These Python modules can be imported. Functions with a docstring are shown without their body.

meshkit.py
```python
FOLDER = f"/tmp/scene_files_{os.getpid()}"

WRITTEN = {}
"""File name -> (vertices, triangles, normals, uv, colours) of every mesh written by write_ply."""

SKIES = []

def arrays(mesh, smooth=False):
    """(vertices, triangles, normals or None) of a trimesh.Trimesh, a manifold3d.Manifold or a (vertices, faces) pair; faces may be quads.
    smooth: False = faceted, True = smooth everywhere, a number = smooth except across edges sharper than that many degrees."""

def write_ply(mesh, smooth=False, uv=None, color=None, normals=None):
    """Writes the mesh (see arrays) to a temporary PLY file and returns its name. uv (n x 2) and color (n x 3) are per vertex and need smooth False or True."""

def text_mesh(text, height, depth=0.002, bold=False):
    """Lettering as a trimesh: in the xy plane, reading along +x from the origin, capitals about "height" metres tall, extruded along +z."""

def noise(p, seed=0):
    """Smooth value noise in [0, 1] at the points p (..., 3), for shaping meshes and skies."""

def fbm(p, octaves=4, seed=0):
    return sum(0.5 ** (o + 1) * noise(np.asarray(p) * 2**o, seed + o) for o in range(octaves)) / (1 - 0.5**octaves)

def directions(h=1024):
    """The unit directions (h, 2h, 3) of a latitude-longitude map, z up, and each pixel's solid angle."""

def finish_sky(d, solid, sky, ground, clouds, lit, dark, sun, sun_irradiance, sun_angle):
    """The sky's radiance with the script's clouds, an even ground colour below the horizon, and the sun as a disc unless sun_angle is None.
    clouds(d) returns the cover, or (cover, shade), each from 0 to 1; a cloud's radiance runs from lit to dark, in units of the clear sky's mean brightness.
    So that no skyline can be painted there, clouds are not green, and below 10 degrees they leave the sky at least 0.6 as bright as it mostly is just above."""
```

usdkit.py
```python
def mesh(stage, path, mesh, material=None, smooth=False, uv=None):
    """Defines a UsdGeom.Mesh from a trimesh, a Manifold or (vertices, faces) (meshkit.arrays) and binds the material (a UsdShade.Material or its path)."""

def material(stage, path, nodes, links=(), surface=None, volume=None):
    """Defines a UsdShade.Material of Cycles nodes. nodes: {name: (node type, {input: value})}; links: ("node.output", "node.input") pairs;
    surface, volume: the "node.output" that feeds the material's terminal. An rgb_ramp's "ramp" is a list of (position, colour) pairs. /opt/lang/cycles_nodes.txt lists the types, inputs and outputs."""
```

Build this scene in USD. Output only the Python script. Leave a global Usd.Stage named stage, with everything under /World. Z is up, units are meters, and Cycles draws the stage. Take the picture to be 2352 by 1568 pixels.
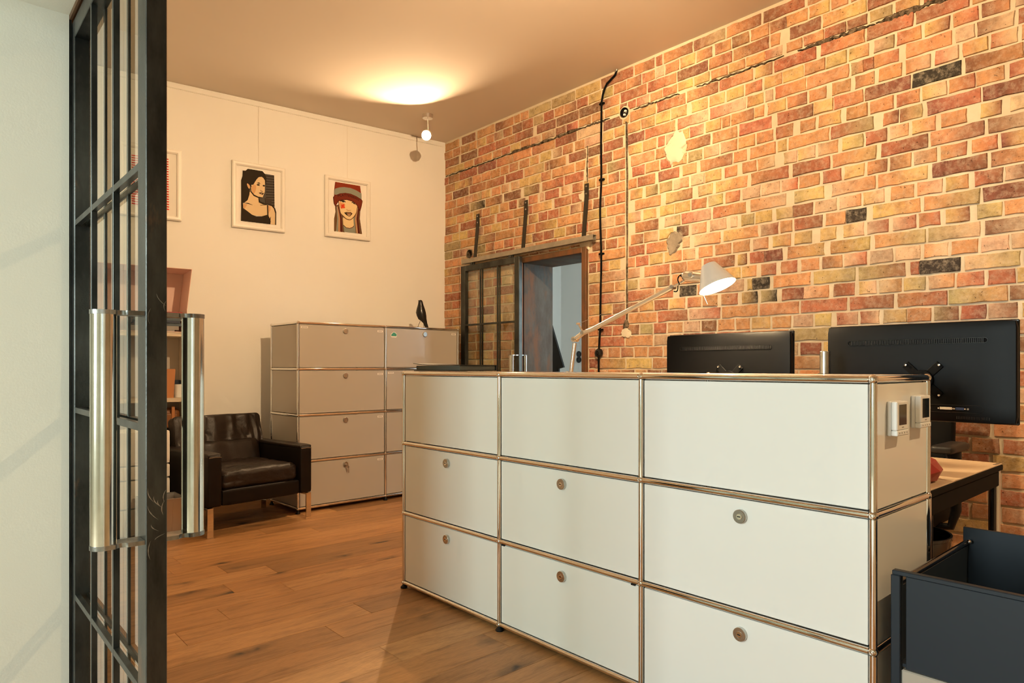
import math
import random
import numpy as np
import trimesh
import shapely.geometry as sg
import manifold3d as m3
import usdkit
import meshkit
from pxr import Usd, UsdGeom, UsdLux, UsdShade, Gf, Sdf, Vt

stage = Usd.Stage.CreateInMemory()
UsdGeom.SetStageUpAxis(stage, UsdGeom.Tokens.z)
UsdGeom.SetStageMetersPerUnit(stage, 1.0)
stage.DefinePrim('/World', 'Xform')
stage.SetDefaultPrim(stage.GetPrimAtPath('/World'))
rng = np.random.default_rng(7)
random.seed(7)
PI = math.pi

# ------------------------------------------------------------------ camera
FPX, CX, V0, EYE = 1542.0, 1176.0, 842.4, 1.1095
YAW = math.radians(41.74)
cam = UsdGeom.Camera.Define(stage, '/World/camera')
cam.CreateHorizontalApertureAttr(36.0)
cam.CreateVerticalApertureAttr(24.0)
cam.CreateFocalLengthAttr(FPX / 2352 * 36.0)
cam.CreateVerticalApertureOffsetAttr((V0 - 784.0) / 2352 * 36.0)
cam.CreateClippingRangeAttr((0.05, 100.0))
cam.CreateFStopAttr(0.0)
cam.CreateExposureAttr(0.0)
xf = UsdGeom.Xformable(cam)
xf.AddTranslateOp().Set(Gf.Vec3d(0, 0, EYE))
xf.AddRotateXYZOp().Set(Gf.Vec3f(90, 0, -math.degrees(YAW)))

# ------------------------------------------------------------------ daylight through the front room's windows, sky outside
def rect_light(name, loc, rot, w, h, inten, color):
    l = UsdLux.RectLight.Define(stage, '/World/' + name)
    l.CreateWidthAttr(w)
    l.CreateHeightAttr(h)
    l.CreateIntensityAttr(inten)
    l.CreateColorAttr(Gf.Vec3f(*color))
    x = UsdGeom.Xformable(l)
    x.AddTranslateOp().Set(Gf.Vec3d(*loc))
    x.AddRotateXYZOp().Set(Gf.Vec3f(*rot))
    return l

DAY = (0.84, 0.98, 0.965)
DAYP = 26.0
rect_light('window_daylight', (-3.98, 1.05, 1.75), (0, -90, 0), 1.9, 1.3, DAYP, DAY)
rect_light('window_daylight_001', (-1.6, -2.98, 1.75), (90, 0, 180), 1.3, 1.9, DAYP * 0.40, DAY)
rect_light('far_room_daylight', (5.3, 2.56, 1.7), (90, 0, 180), 1.2, 1.5, 9.0, (0.68, 0.86, 1.0))
dome = UsdLux.DomeLight.Define(stage, '/World/sky')
dome.CreateIntensityAttr(0.25)
dome.CreateColorAttr(Gf.Vec3f(0.8, 0.9, 1.0))
PEND = 36000.0          # radiance of a pendant's bulb
WARM = (1.0, 0.69, 0.385)
DESKLAMP = 2600.0

# ------------------------------------------------------------------ helpers
taken = set()

def numbered(parent, name):
    p = f'{parent}/{name}'
    i = 0
    while p in taken:
        i += 1
        p = f'{parent}/{name}_{i:03d}'
    taken.add(p)
    return p

for _n in ('camera', 'sky', 'window_daylight', 'far_room_daylight'):
    taken.add('/World/' + _n)

def tag(prim, label=None, cat=None, group=None, kind=None):
    for k, v in (('label', label), ('category', cat), ('group', group), ('kind', kind)):
        if v:
            prim.SetCustomDataByKey(k, v)

class Thing:
    """An Xform at the thing's base; parts are given in world coordinates unless local=True."""
    def __init__(self, name, label=None, cat=None, loc=(0, 0, 0), rotz=0.0, group=None, kind=None):
        self.path = numbered('/World', name)
        x = UsdGeom.Xform.Define(stage, self.path)
        x.AddTranslateOp().Set(Gf.Vec3d(*map(float, loc)))
        x.AddRotateZOp().Set(math.degrees(rotz))
        self.prim = x.GetPrim()
        self.loc, self.rot = np.array(loc, float), rotz
        tag(self.prim, label, cat, group, kind)

    def part(self, name, mesh, mat, label=None, smooth=30, parent=None, local=True, kind=None, col=None):
        v, f = vf(mesh)
        if not local:
            c, s = math.cos(-self.rot), math.sin(-self.rot)
            v = v - self.loc
            v = np.stack([v[:, 0] * c - v[:, 1] * s, v[:, 0] * s + v[:, 1] * c, v[:, 2]], 1)
        path = numbered(parent or self.path, name)
        put(path, v, f, mat, smooth, col)
        tag(stage.GetPrimAtPath(path), label, None, None, kind)
        return path

def vf(mesh):
    if hasattr(mesh, 'to_mesh'):
        m = mesh.to_mesh()
        return np.array(m.vert_properties[:, :3], float), np.array(m.tri_verts)
    if isinstance(mesh, (tuple, list)):
        v, f = np.asarray(mesh[0], float), np.asarray(mesh[1], int)
        if f.shape[1] == 4:
            f = np.vstack([f[:, [0, 1, 2]], f[:, [0, 2, 3]]])
        return v, f
    return np.array(mesh.vertices, float), np.array(mesh.faces)

def put(path, v, f, mat, smooth=30, col=None):
    """One Mesh prim. col: per-vertex colours for the 'tint' primvar (then unsmoothed vertices stay as they are)."""
    if col is None:
        m = usdkit.mesh(stage, path, trimesh.Trimesh(v, f, process=False), mat, smooth=smooth)
    else:
        m = usdkit.mesh(stage, path, trimesh.Trimesh(v, f, process=False), mat, smooth=False)
        pv = UsdGeom.PrimvarsAPI(m).CreatePrimvar('tint', Sdf.ValueTypeNames.Color3fArray, 'vertex')
        pv.Set(Vt.Vec3fArray.FromNumpy(np.ascontiguousarray(col, np.float32)))
    return m

def obj(name, mesh, mat, label=None, cat=None, group=None, kind=None, smooth=30, col=None):
    path = numbered('/World', name)
    v, f = vf(mesh)
    put(path, v, f, mat, smooth, col)
    tag(stage.GetPrimAtPath(path), label, cat, group, kind)
    return path

def copy_of(t, name, loc, rotz, label, group=None):
    was = t.prim.GetCustomData()
    path = numbered('/World', name)
    x = UsdGeom.Xform.Define(stage, path)
    x.GetPrim().GetReferences().AddInternalReference(t.path)
    x.ClearXformOpOrder()
    for a in ('xformOp:translate', 'xformOp:rotateZ'):
        pass
    x.AddTranslateOp().Set(Gf.Vec3d(*map(float, loc)))
    x.AddRotateZOp().Set(math.degrees(rotz))
    x.GetPrim().SetInstanceable(True)
    tag(x.GetPrim(), label, was['category'], group or was.get('group'))
    return x.GetPrim()

cat_ = trimesh.util.concatenate

def box(x0, x1, y0, y1, z0, z1, ch=0.0):
    """Box by its limits, edges chamfered by ch."""
    x0, x1 = min(x0, x1), max(x0, x1)
    y0, y1 = min(y0, y1), max(y0, y1)
    z0, z1 = min(z0, z1), max(z0, z1)
    if ch <= 0:
        b = trimesh.creation.box((x1 - x0, y1 - y0, z1 - z0))
        b.apply_translation(((x0 + x1) / 2, (y0 + y1) / 2, (z0 + z1) / 2))
        return b
    pts = []
    for X, sx in ((x0, 1), (x1, -1)):
        for Y, sy in ((y0, 1), (y1, -1)):
            for Z, sz in ((z0, 1), (z1, -1)):
                pts += [(X + sx * ch, Y + sy * ch, Z), (X + sx * ch, Y, Z + sz * ch), (X, Y + sy * ch, Z + sz * ch)]
    return trimesh.convex.convex_hull(np.array(pts))

def cyl(p0, p1, r, n=20, r1=None, caps=True):
    """Cylinder or cone frustum from p0 to p1."""
    return sweep([p0, p1], [r, r if r1 is None else r1], n, caps)

def sweep(path, r, n=12, caps=True, flat=1.0, up=None):
    """Tube along a polyline; r a number or one per point."""
    P = np.array(path, float)
    R = np.full(len(P), r, float) if np.ndim(r) == 0 else np.array(r, float)
    T = np.gradient(P, axis=0)
    T /= np.maximum(np.linalg.norm(T, axis=1, keepdims=True), 1e-12)
    a = np.array(up if up is not None else ([0, 0, 1.0] if abs(T[0][2]) < 0.9 else [1.0, 0, 0]))
    rings = []
    for p, t, q in zip(P, T, R):
        a = a - t * (a @ t)
        a /= np.linalg.norm(a)
        b = np.cross(t, a)
        ang = np.arange(n) / n * 2 * PI
        rings.append(p + q * (np.cos(ang)[:, None] * a + flat * np.sin(ang)[:, None] * b))
    return loft(rings, caps)

def loft(rings, caps=True):
    n = len(rings[0])
    v = np.vstack(rings)
    f = []
    for i in range(len(rings) - 1):
        for j in range(n):
            a, b = i * n + j, i * n + (j + 1) % n
            f += [(a, b, b + n), (a, b + n, a + n)]
    if caps:
        k = len(v)
        v = np.vstack([v, rings[0].mean(0), rings[-1].mean(0)])
        m = (len(rings) - 1) * n
        for j in range(n):
            f += [(k, (j + 1) % n, j), (k + 1, m + j, m + (j + 1) % n)]
    return trimesh.Trimesh(v, np.array(f), process=False)

def lathe(prof, n=32, loc=(0, 0, 0), axis=(0, 0, 1)):
    """prof: (radius, height) pairs turned about the axis through loc."""
    ang = np.arange(n) / n * 2 * PI
    rings = [np.stack([max(r, 1e-5) * np.cos(ang), max(r, 1e-5) * np.sin(ang), np.full(n, h)], 1) for r, h in prof]
    m = loft(rings, False)
    m.apply_transform(trimesh.geometry.align_vectors((0, 0, 1), np.array(axis, float) / np.linalg.norm(axis)))
    m.apply_translation(loc)
    return m

def ball(p, r, n=2):
    s = trimesh.creation.icosphere(n, r)
    s.apply_translation(p)
    return s

def prism(poly, d, axis='z', at=0.0):
    """Extruded polygon. axis z: poly in xy; x: poly in yz; y: poly in xz."""
    if not isinstance(poly, sg.Polygon):
        poly = sg.Polygon(poly)
    m = trimesh.creation.extrude_polygon(poly, d, engine='earcut')
    v = m.vertices.copy()
    if axis == 'x':
        v = np.stack([v[:, 2], v[:, 0], v[:, 1]], 1)
    elif axis == 'y':
        v = np.stack([v[:, 0], v[:, 2], v[:, 1]], 1)
    v[:, 'xyz'.index(axis)] += at
    f = m.faces if axis != 'y' else m.faces[:, ::-1]
    return trimesh.Trimesh(v, f, process=False)

def rbox(sx, sy, sz, r, n=14):
    """Rounded box about the origin with an even grid, fit for denting."""
    h = np.array([sx, sy, sz]) / 2
    t = trimesh.creation.box((2, 2, 2))
    V, Fc = [], []
    g = np.linspace(-1, 1, n + 1)
    g = np.sign(g) * np.abs(g) ** 0.75
    for ax in range(3):
        for sgn in (-1, 1):
            a, b = np.meshgrid(g, g, indexing='ij')
            p = np.zeros((n + 1, n + 1, 3))
            p[..., ax] = sgn
            p[..., (ax + 1) % 3] = a
            p[..., (ax + 2) % 3] = b
            k = sum(len(x) for x in V)
            V.append(p.reshape(-1, 3))
            for i in range(n):
                for j in range(n):
                    q = [k + i * (n + 1) + j, k + (i + 1) * (n + 1) + j, k + (i + 1) * (n + 1) + j + 1, k + i * (n + 1) + j + 1]
                    if sgn < 0:
                        q = q[::-1]
                    Fc += [(q[0], q[1], q[2]), (q[0], q[2], q[3])]
    p = np.vstack(V) * h
    inner = np.clip(p, -(h - r), h - r)
    d = p - inner
    L = np.linalg.norm(d, axis=1, keepdims=True)
    p = inner + r * d / np.maximum(L, 1e-9)
    m = trimesh.Trimesh(p, np.array(Fc), process=True)
    m.merge_vertices()
    return m

def moved(m, loc=(0, 0, 0), rz=0.0, rx=0.0, ry=0.0):
    m = m.copy()
    for a, ax in ((rx, (1, 0, 0)), (ry, (0, 1, 0)), (rz, (0, 0, 1))):
        if a:
            m.apply_transform(trimesh.transformations.rotation_matrix(a, ax))
    m.apply_translation(loc)
    return m

# places in the room, found from the survey of the photograph: sight line through a pixel met with a real plane
def sight(u, v=V0):
    a = (u - CX) / FPX
    return np.array([math.sin(YAW) + a * math.cos(YAW), math.cos(YAW) - a * math.sin(YAW), (V0 - v) / FPX])

def on_x(u, v, x):
    d = sight(u, v)
    return np.array([0, 0, EYE]) + d * x / d[0]

def on_y(u, v, y):
    d = sight(u, v)
    return np.array([0, 0, EYE]) + d * y / d[1]

# ------------------------------------------------------------------ materials
LK = '/World/Looks/'
stage.DefinePrim('/World/Looks', 'Scope')

def M(name, color, rough=0.5, metal=0.0, vary=None, scale=8.0, bump=0.0, bscale=60.0, coat=0.0, spec=0.5, aniso=None, stretch=None, **kw):
    """Principled look; vary = second colour mixed in by noise; bump = fine relief."""
    n = {'p': ('principled_bsdf', {'base_color': color, 'roughness': rough, 'metallic': metal, 'coat_weight': coat, 'specular_ior_level': spec, **kw})}
    L = []
    if vary is not None or bump:
        n['g'] = ('geometry', {})
        src = 'g.position'
        if stretch is not None:
            n['mp'] = ('mapping', {'scale': stretch})
            L.append(('g.position', 'mp.vector'))
            src = 'mp.vector'
    if vary is not None:
        n['nz'] = ('noise_texture', {'scale': scale, 'detail': 5.0, 'roughness': 0.6})
        n['rp'] = ('rgb_ramp', {'ramp': [(0.35, color), (0.68, vary)]})
        L += [(src, 'nz.vector'), ('nz.fac', 'rp.fac'), ('rp.color', 'p.base_color')]
    if bump:
        n['nb'] = ('noise_texture', {'scale': bscale, 'detail': 4.0, 'roughness': 0.6})
        n['b'] = ('bump', {'strength': bump, 'distance': 0.002})
        L += [(src, 'nb.vector'), ('nb.fac', 'b.height'), ('b.normal', 'p.normal')]
    return usdkit.material(stage, LK + name, n, L, surface='p.BSDF')

def glow(name, color, strength):
    return usdkit.material(stage, LK + name, {'e': ('emission', {'color': color, 'strength': strength})}, [], surface='e.emission')

plaster = M('white_plaster', (0.80, 0.78, 0.73), 0.85, bump=0.25, bscale=220.0, spec=0.2)
plaster_front = M('front_plaster', (0.76, 0.76, 0.68), 0.85, bump=0.12, bscale=180.0, spec=0.2)
ceil_paint = M('ceiling_paint', (0.74, 0.66, 0.57), 0.9, spec=0.2)
pink = M('niche_pink', (0.86, 0.63, 0.55), 0.85, spec=0.2)
beige_in = M('niche_beige', (0.62, 0.55, 0.47), 0.85, spec=0.2)
white_metal = M('white_powder_coat', (0.83, 0.84, 0.80), 0.26, coat=0.3, spec=0.5)
grey_metal = M('beige_powder_coat', (0.45, 0.41, 0.35), 0.28, coat=0.15, spec=0.5)
dark_metal = M('anthracite_powder_coat', (0.016, 0.024, 0.034), 0.42, spec=0.3)
chrome = M('chrome', (0.82, 0.80, 0.77), 0.07, 1.0)
steel_br = M('brushed_steel', (0.60, 0.585, 0.55), 0.27, 1.0, vary=(0.45, 0.43, 0.39), scale=18.0)
polished = M('ground_steel', (0.74, 0.73, 0.67), 0.13, 1.0, vary=(0.60, 0.58, 0.52), scale=14.0)
alu = M('satin_aluminium', (0.82, 0.81, 0.79), 0.24, 1.0)
black_pl = M('black_plastic', (0.010, 0.010, 0.011), 0.45, spec=0.25)
black_mon = M('black_monitor_shell', (0.003, 0.0031, 0.0034), 0.40, bump=0.1, bscale=900.0, spec=0.12)
black_rub = M('black_rubber', (0.004, 0.004, 0.004), 0.65, spec=0.08)
black_gloss = M('black_gloss', (0.008, 0.008, 0.009), 0.12, spec=0.6)
black_wood = M('black_stained_wood', (0.008, 0.007, 0.006), 0.25, spec=0.5)
screen_mat = M('dark_display', (0.010, 0.016, 0.018), 0.08, spec=0.5)
white_pl = M('white_plastic', (0.84, 0.85, 0.82), 0.35)
card = M('white_board', (0.80, 0.76, 0.69), 0.6)
frame_w = M('white_frame_paint', (0.80, 0.76, 0.69), 0.4)
mat_w = M('picture_mat', (0.80, 0.765, 0.70), 0.8)
tape = M('label_tape', (0.82, 0.78, 0.70), 0.5)
ink = M('label_ink', (0.25, 0.22, 0.19), 0.6)
stick = M('green_sticker', (0.05, 0.30, 0.20), 0.5)
leather = M('brown_leather', (0.0095, 0.0055, 0.0037), 0.40, vary=(0.021, 0.012, 0.0075), scale=7.0, bump=0.6, bscale=130.0, spec=0.4)
leather_d = M('dark_leather', (0.006, 0.0035, 0.0025), 0.45, vary=(0.010, 0.006, 0.004), scale=6.0, bump=0.4, bscale=150.0, spec=0.2)
seam_l = M('worn_leather_edge', (0.16, 0.10, 0.05), 0.5)
oak_shelf = M('pale_shelf_wood', (0.72, 0.62, 0.48), 0.5, vary=(0.60, 0.48, 0.34), scale=5.0, stretch=(1, 12, 12))
orange_w = M('orange_wood', (0.48, 0.19, 0.06), 0.5)
navy = M('navy_card', (0.012, 0.022, 0.05), 0.5)
redc = M('red_card', (0.36, 0.025, 0.03), 0.5)
blue_grey = M('blue_grey_card', (0.06, 0.09, 0.115), 0.5)
grey_card = M('grey_card', (0.26, 0.24, 0.22), 0.5)
tan_lea = M('tan_leather', (0.24, 0.09, 0.022), 0.5)
bin_metal = M('bin_steel', (0.46, 0.43, 0.40), 0.3, 1.0)
table_top = M('cream_laminate', (0.58, 0.43, 0.28), 0.35, spec=0.4)
red_pl = M('red_faceted_plastic', (0.33, 0.018, 0.012), 0.45)
folder_m = M('dark_folder_cover', (0.020, 0.020, 0.018), 0.32)
page_m = M('page_edge', (0.09, 0.10, 0.09), 0.7)
wire_m = M('nylon_wire', (0.62, 0.52, 0.40), 0.4)
grooved = M('dark_groove', (0.030, 0.022, 0.015), 0.95, vary=(0.20, 0.15, 0.10), scale=45.0, bump=1.0, bscale=60.0, spec=0.05)
oldzinc = M('old_zinc', (0.30, 0.27, 0.22), 0.55, 0.55, vary=(0.40, 0.35, 0.27), scale=14.0)
lampw = M('lamp_shade_white', (0.66, 0.62, 0.57), 0.5)
vga_blue = M('vga_blue', (0.02, 0.05, 0.16), 0.4)
slate = M('strap_steel', (0.035, 0.030, 0.022), 0.45, 0.5)
bulb_m = glow('pendant_bulb', WARM, PEND * 0.78)
bulb_m2 = glow('pendant_bulb_bright', WARM, PEND * 1.5)
bulb_m4 = glow('pendant_bulb_medium', WARM, PEND * 0.85)
bulb_m3 = glow('pendant_bulb_dim', WARM, PEND * 0.8)
dbulb_m = glow('desk_lamp_bulb', (1.0, 0.74, 0.42), DESKLAMP)
glass = usdkit.material(stage, LK + 'window_glass', {
    't': ('transparent_bsdf', {'color': (0.93, 0.97, 0.95)}),
    'g': ('glossy_bsdf', {'color': (1, 1, 1), 'roughness': 0.0}),
    'f': ('fresnel', {'IOR': 1.5}), 'x': ('mix_closure', {}), 'ge': ('geometry', {}),
    'nb': ('math', {'math_type': 'subtract', 'value1': 1.0}), 'mf': ('math', {'math_type': 'multiply'}),
    'tw': ('math', {'math_type': 'multiply', 'value2': 2.0}), 'on': ('math', {'math_type': 'add', 'value2': 1.0}), 'both': ('math', {'math_type': 'divide'})},
    [('f.fac', 'tw.value1'), ('f.fac', 'on.value1'), ('tw.value', 'both.value1'), ('on.value', 'both.value2'), ('ge.backfacing', 'nb.value2'), ('both.value', 'mf.value1'), ('nb.value', 'mf.value2'), ('mf.value', 'x.fac'), ('t.BSDF', 'x.closure1'), ('g.BSDF', 'x.closure2')], surface='x.closure')

def steel_look(name, base, light, rust, rust_at, metal, rough):
    """Raw mill-scale steel: dark skin, lighter rubbed streaks, rust where a noise is high."""
    return usdkit.material(stage, LK + name, {
        'g': ('geometry', {}),
        'm1': ('mapping', {'scale': (1, 1, 0.35)}),
        'n1': ('noise_texture', {'scale': 9.0, 'detail': 6.0, 'roughness': 0.65}),
        'r1': ('rgb_ramp', {'ramp': [(0.38, base), (0.72, light)]}),
        'n2': ('noise_texture', {'scale': 5.0, 'detail': 6.0, 'roughness': 0.7}),
        'r2': ('rgb_ramp', {'ramp': [(rust_at, (0, 0, 0)), (min(0.99, rust_at + 0.12), (1, 1, 1))]}),
        'mx': ('mix', {'color2': rust}),
        'iv': ('math', {'math_type': 'multiply_add', 'value2': -metal, 'value3': metal}),
        'nb': ('noise_texture', {'scale': 240.0, 'detail': 3.0}),
        'b': ('bump', {'strength': 0.25, 'distance': 0.001}),
        'p': ('principled_bsdf', {'roughness': rough})},
        [('g.position', 'm1.vector'), ('m1.vector', 'n1.vector'), ('n1.fac', 'r1.fac'), ('m1.vector', 'n2.vector'), ('n2.fac', 'r2.fac'),
         ('r2.color', 'mx.fac'), ('r1.color', 'mx.color1'), ('mx.color', 'p.base_color'), ('r2.color', 'iv.value1'), ('iv.value', 'p.metallic'),
         ('g.position', 'nb.vector'), ('nb.fac', 'b.height'), ('b.normal', 'p.normal')], surface='p.BSDF')

raw_steel = steel_look('raw_black_steel', (0.022, 0.024, 0.022), (0.085, 0.09, 0.083), (0.20, 0.085, 0.025), 0.64, 0.7, 0.31)
rust_steel = steel_look('rusted_steel_lining', (0.050, 0.034, 0.023), (0.085, 0.085, 0.070), (0.12, 0.050, 0.015), 0.50, 0.06, 0.65)
rust_edge = steel_look('rusted_casing', (0.085, 0.042, 0.018), (0.14, 0.072, 0.030), (0.17, 0.062, 0.018), 0.45, 0.1, 0.6)
bracket_steel = steel_look('bracket_steel', (0.16, 0.165, 0.155), (0.60, 0.59, 0.55), (0.18, 0.09, 0.04), 0.72, 0.9, 0.30)

# tinted looks read a per-vertex primvar
brick_look = usdkit.material(stage, LK + 'fired_brick', {
    'a': ('attribute', {'attribute': 'tint'}), 'g': ('geometry', {}),
    'n1': ('noise_texture', {'scale': 16.0, 'detail': 6.0, 'roughness': 0.68}),
    'r1': ('rgb_ramp', {'ramp': [(0.3, (0.62, 0.60, 0.58)), (0.52, (1, 1, 1)), (0.72, (1.22, 1.20, 1.15))]}),
    'mu': ('mix', {'mix_type': 'multiply', 'fac': 1.0}),
    'n2': ('noise_texture', {'scale': 30.0, 'detail': 6.0, 'roughness': 0.75}),
    'r2': ('rgb_ramp', {'ramp': [(0.46, (0.02, 0.02, 0.02)), (0.74, (0.48, 0.48, 0.48))]}),
    'mx': ('mix', {'color2': (0.66, 0.56, 0.42)}),
    'n3': ('noise_texture', {'scale': 70.0, 'detail': 3.0, 'roughness': 0.6}),
    'r3': ('rgb_ramp', {'ramp': [(0.27, (0.25, 0.22, 0.2)), (0.36, (1, 1, 1))]}),
    'mk': ('mix', {'mix_type': 'multiply', 'fac': 1.0}),
    'nb': ('noise_texture', {'scale': 90.0, 'detail': 6.0, 'roughness': 0.7}),
    'b': ('bump', {'strength': 0.8, 'distance': 0.004}),
    'p': ('principled_bsdf', {'roughness': 0.88, 'specular_ior_level': 0.15})},
    [('g.position', 'n1.vector'), ('n1.fac', 'r1.fac'), ('a.color', 'mu.color1'), ('r1.color', 'mu.color2'), ('g.position', 'n2.vector'), ('n2.fac', 'r2.fac'),
     ('r2.color', 'mx.fac'), ('mu.color', 'mx.color1'), ('g.position', 'n3.vector'), ('n3.fac', 'r3.fac'), ('mx.color', 'mk.color1'), ('r3.color', 'mk.color2'), ('mk.color', 'p.base_color'), ('g.position', 'nb.vector'), ('nb.fac', 'b.height'), ('b.normal', 'p.normal')], surface='p.BSDF')
mortar_look = M('lime_mortar', (0.69, 0.60, 0.445), 0.92, vary=(0.58, 0.49, 0.345), scale=5.0, bump=1.0, bscale=55.0, spec=0.1)
patch_look = M('plaster_patch', (0.67, 0.59, 0.44), 0.9, bump=0.7, bscale=40.0, spec=0.1)
grey_patch = M('grey_mortar_patch', (0.34, 0.28, 0.21), 0.95, vary=(0.24, 0.20, 0.15), scale=20.0, bump=1.0, bscale=80.0, spec=0.1)
oak_look = usdkit.material(stage, LK + 'oiled_oak', {
    'a': ('attribute', {'attribute': 'tint'}), 'g': ('geometry', {}),
    'sh': ('vector_math', {'math_type': 'scale', 'scale': 9.0}),
    'ad': ('vector_math', {'math_type': 'add'}),
    'mp': ('mapping', {'scale': (1.0, 9.0, 1.0)}),
    'n0': ('noise_texture', {'scale': 0.9, 'detail': 2.0}),
    'dv': ('vector_math', {'math_type': 'scale', 'scale': 0.9}),
    'ad2': ('vector_math', {'math_type': 'add'}),
    'n1': ('noise_texture', {'scale': 3.2, 'detail': 7.0, 'roughness': 0.62, 'distortion': 0.4}),
    'r1': ('rgb_ramp', {'ramp': [(0.28, (0.62, 0.56, 0.50)), (0.5, (1, 1, 1)), (0.72, (1.16, 1.14, 1.10))]}),
    'n4': ('noise_texture', {'scale': 26.0, 'detail': 3.0, 'roughness': 0.6}),
    'r4': ('rgb_ramp', {'ramp': [(0.35, (0.86, 0.84, 0.82)), (0.6, (1.04, 1.04, 1.04))]}),
    'base': ('rgb_ramp', {'ramp': [(0.0, (0.30, 0.155, 0.062)), (0.5, (0.42, 0.21, 0.080)), (1.0, (0.52, 0.28, 0.115))]}),
    'sep': ('separate_color', {}),
    'mu': ('mix', {'mix_type': 'multiply', 'fac': 1.0}), 'mu2': ('mix', {'mix_type': 'multiply', 'fac': 1.0}),
    'mk': ('mapping', {'scale': (1.0, 2.3, 1.0)}),
    'nk': ('noise_texture', {'scale': 7.0, 'detail': 3.0}),
    'dk': ('vector_math', {'math_type': 'scale', 'scale': 0.22}),
    'ak': ('vector_math', {'math_type': 'add'}),
    'vo': ('voronoi_texture', {'scale': 2.3, 'randomness': 1.0}),
    'rk': ('rgb_ramp', {'ramp': [(0.0, (1, 1, 1)), (0.05, (0.95, 0.95, 0.95)), (0.10, (0.45, 0.45, 0.45)), (0.24, (0, 0, 0))]}),
    'kn': ('mix', {'color2': (0.035, 0.021, 0.012)}),
    'b': ('bump', {'strength': 0.12, 'distance': 0.001}),
    'p': ('principled_bsdf', {'roughness': 0.46, 'specular_ior_level': 0.4})},
    [('a.color', 'sh.vector1'), ('g.position', 'ad.vector1'), ('sh.vector', 'ad.vector2'), ('ad.vector', 'n0.vector'), ('n0.color', 'dv.vector1'),
     ('ad.vector', 'mp.vector'), ('mp.vector', 'ad2.vector1'), ('dv.vector', 'ad2.vector2'), ('ad2.vector', 'n1.vector'), ('n1.fac', 'r1.fac'),
     ('ad2.vector', 'n4.vector'), ('n4.fac', 'r4.fac'),
     ('a.color', 'sep.color'), ('sep.r', 'base.fac'), ('base.color', 'mu.color1'), ('r1.color', 'mu.color2'), ('mu.color', 'mu2.color1'), ('r4.color', 'mu2.color2'),
     ('ad.vector', 'mk.vector'), ('ad.vector', 'nk.vector'), ('nk.color', 'dk.vector1'), ('mk.vector', 'ak.vector1'), ('dk.vector', 'ak.vector2'), ('ak.vector', 'vo.vector'), ('vo.distance', 'rk.fac'), ('rk.color', 'kn.fac'), ('mu2.color', 'kn.color1'), ('kn.color', 'p.base_color'),
     ('n1.fac', 'b.height'), ('b.normal', 'p.normal')], surface='p.BSDF')
print_look = usdkit.material(stage, LK + 'print_ink', {'a': ('attribute', {'attribute': 'tint'}), 'p': ('principled_bsdf', {'roughness': 0.8, 'specular_ior_level': 0.1})}, [('a.color', 'p.base_color')], surface='p.BSDF')
# ------------------------------------------------------------------ the room shell
CEIL = 3.316
XB = 3.905                      # face of the brick wall
WC = np.array([3.905, 5.374])   # corner of the white wall and the brick wall
WD = np.array([-0.9942, 0.1083])  # along the white wall, to the left
WN = np.array([-0.1083, -0.9942])  # out of the white wall, into the room

def wallpt(s, z, off=0.0):
    p = WC + WD * s + WN * off
    return np.array([p[0], p[1], z])

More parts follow.
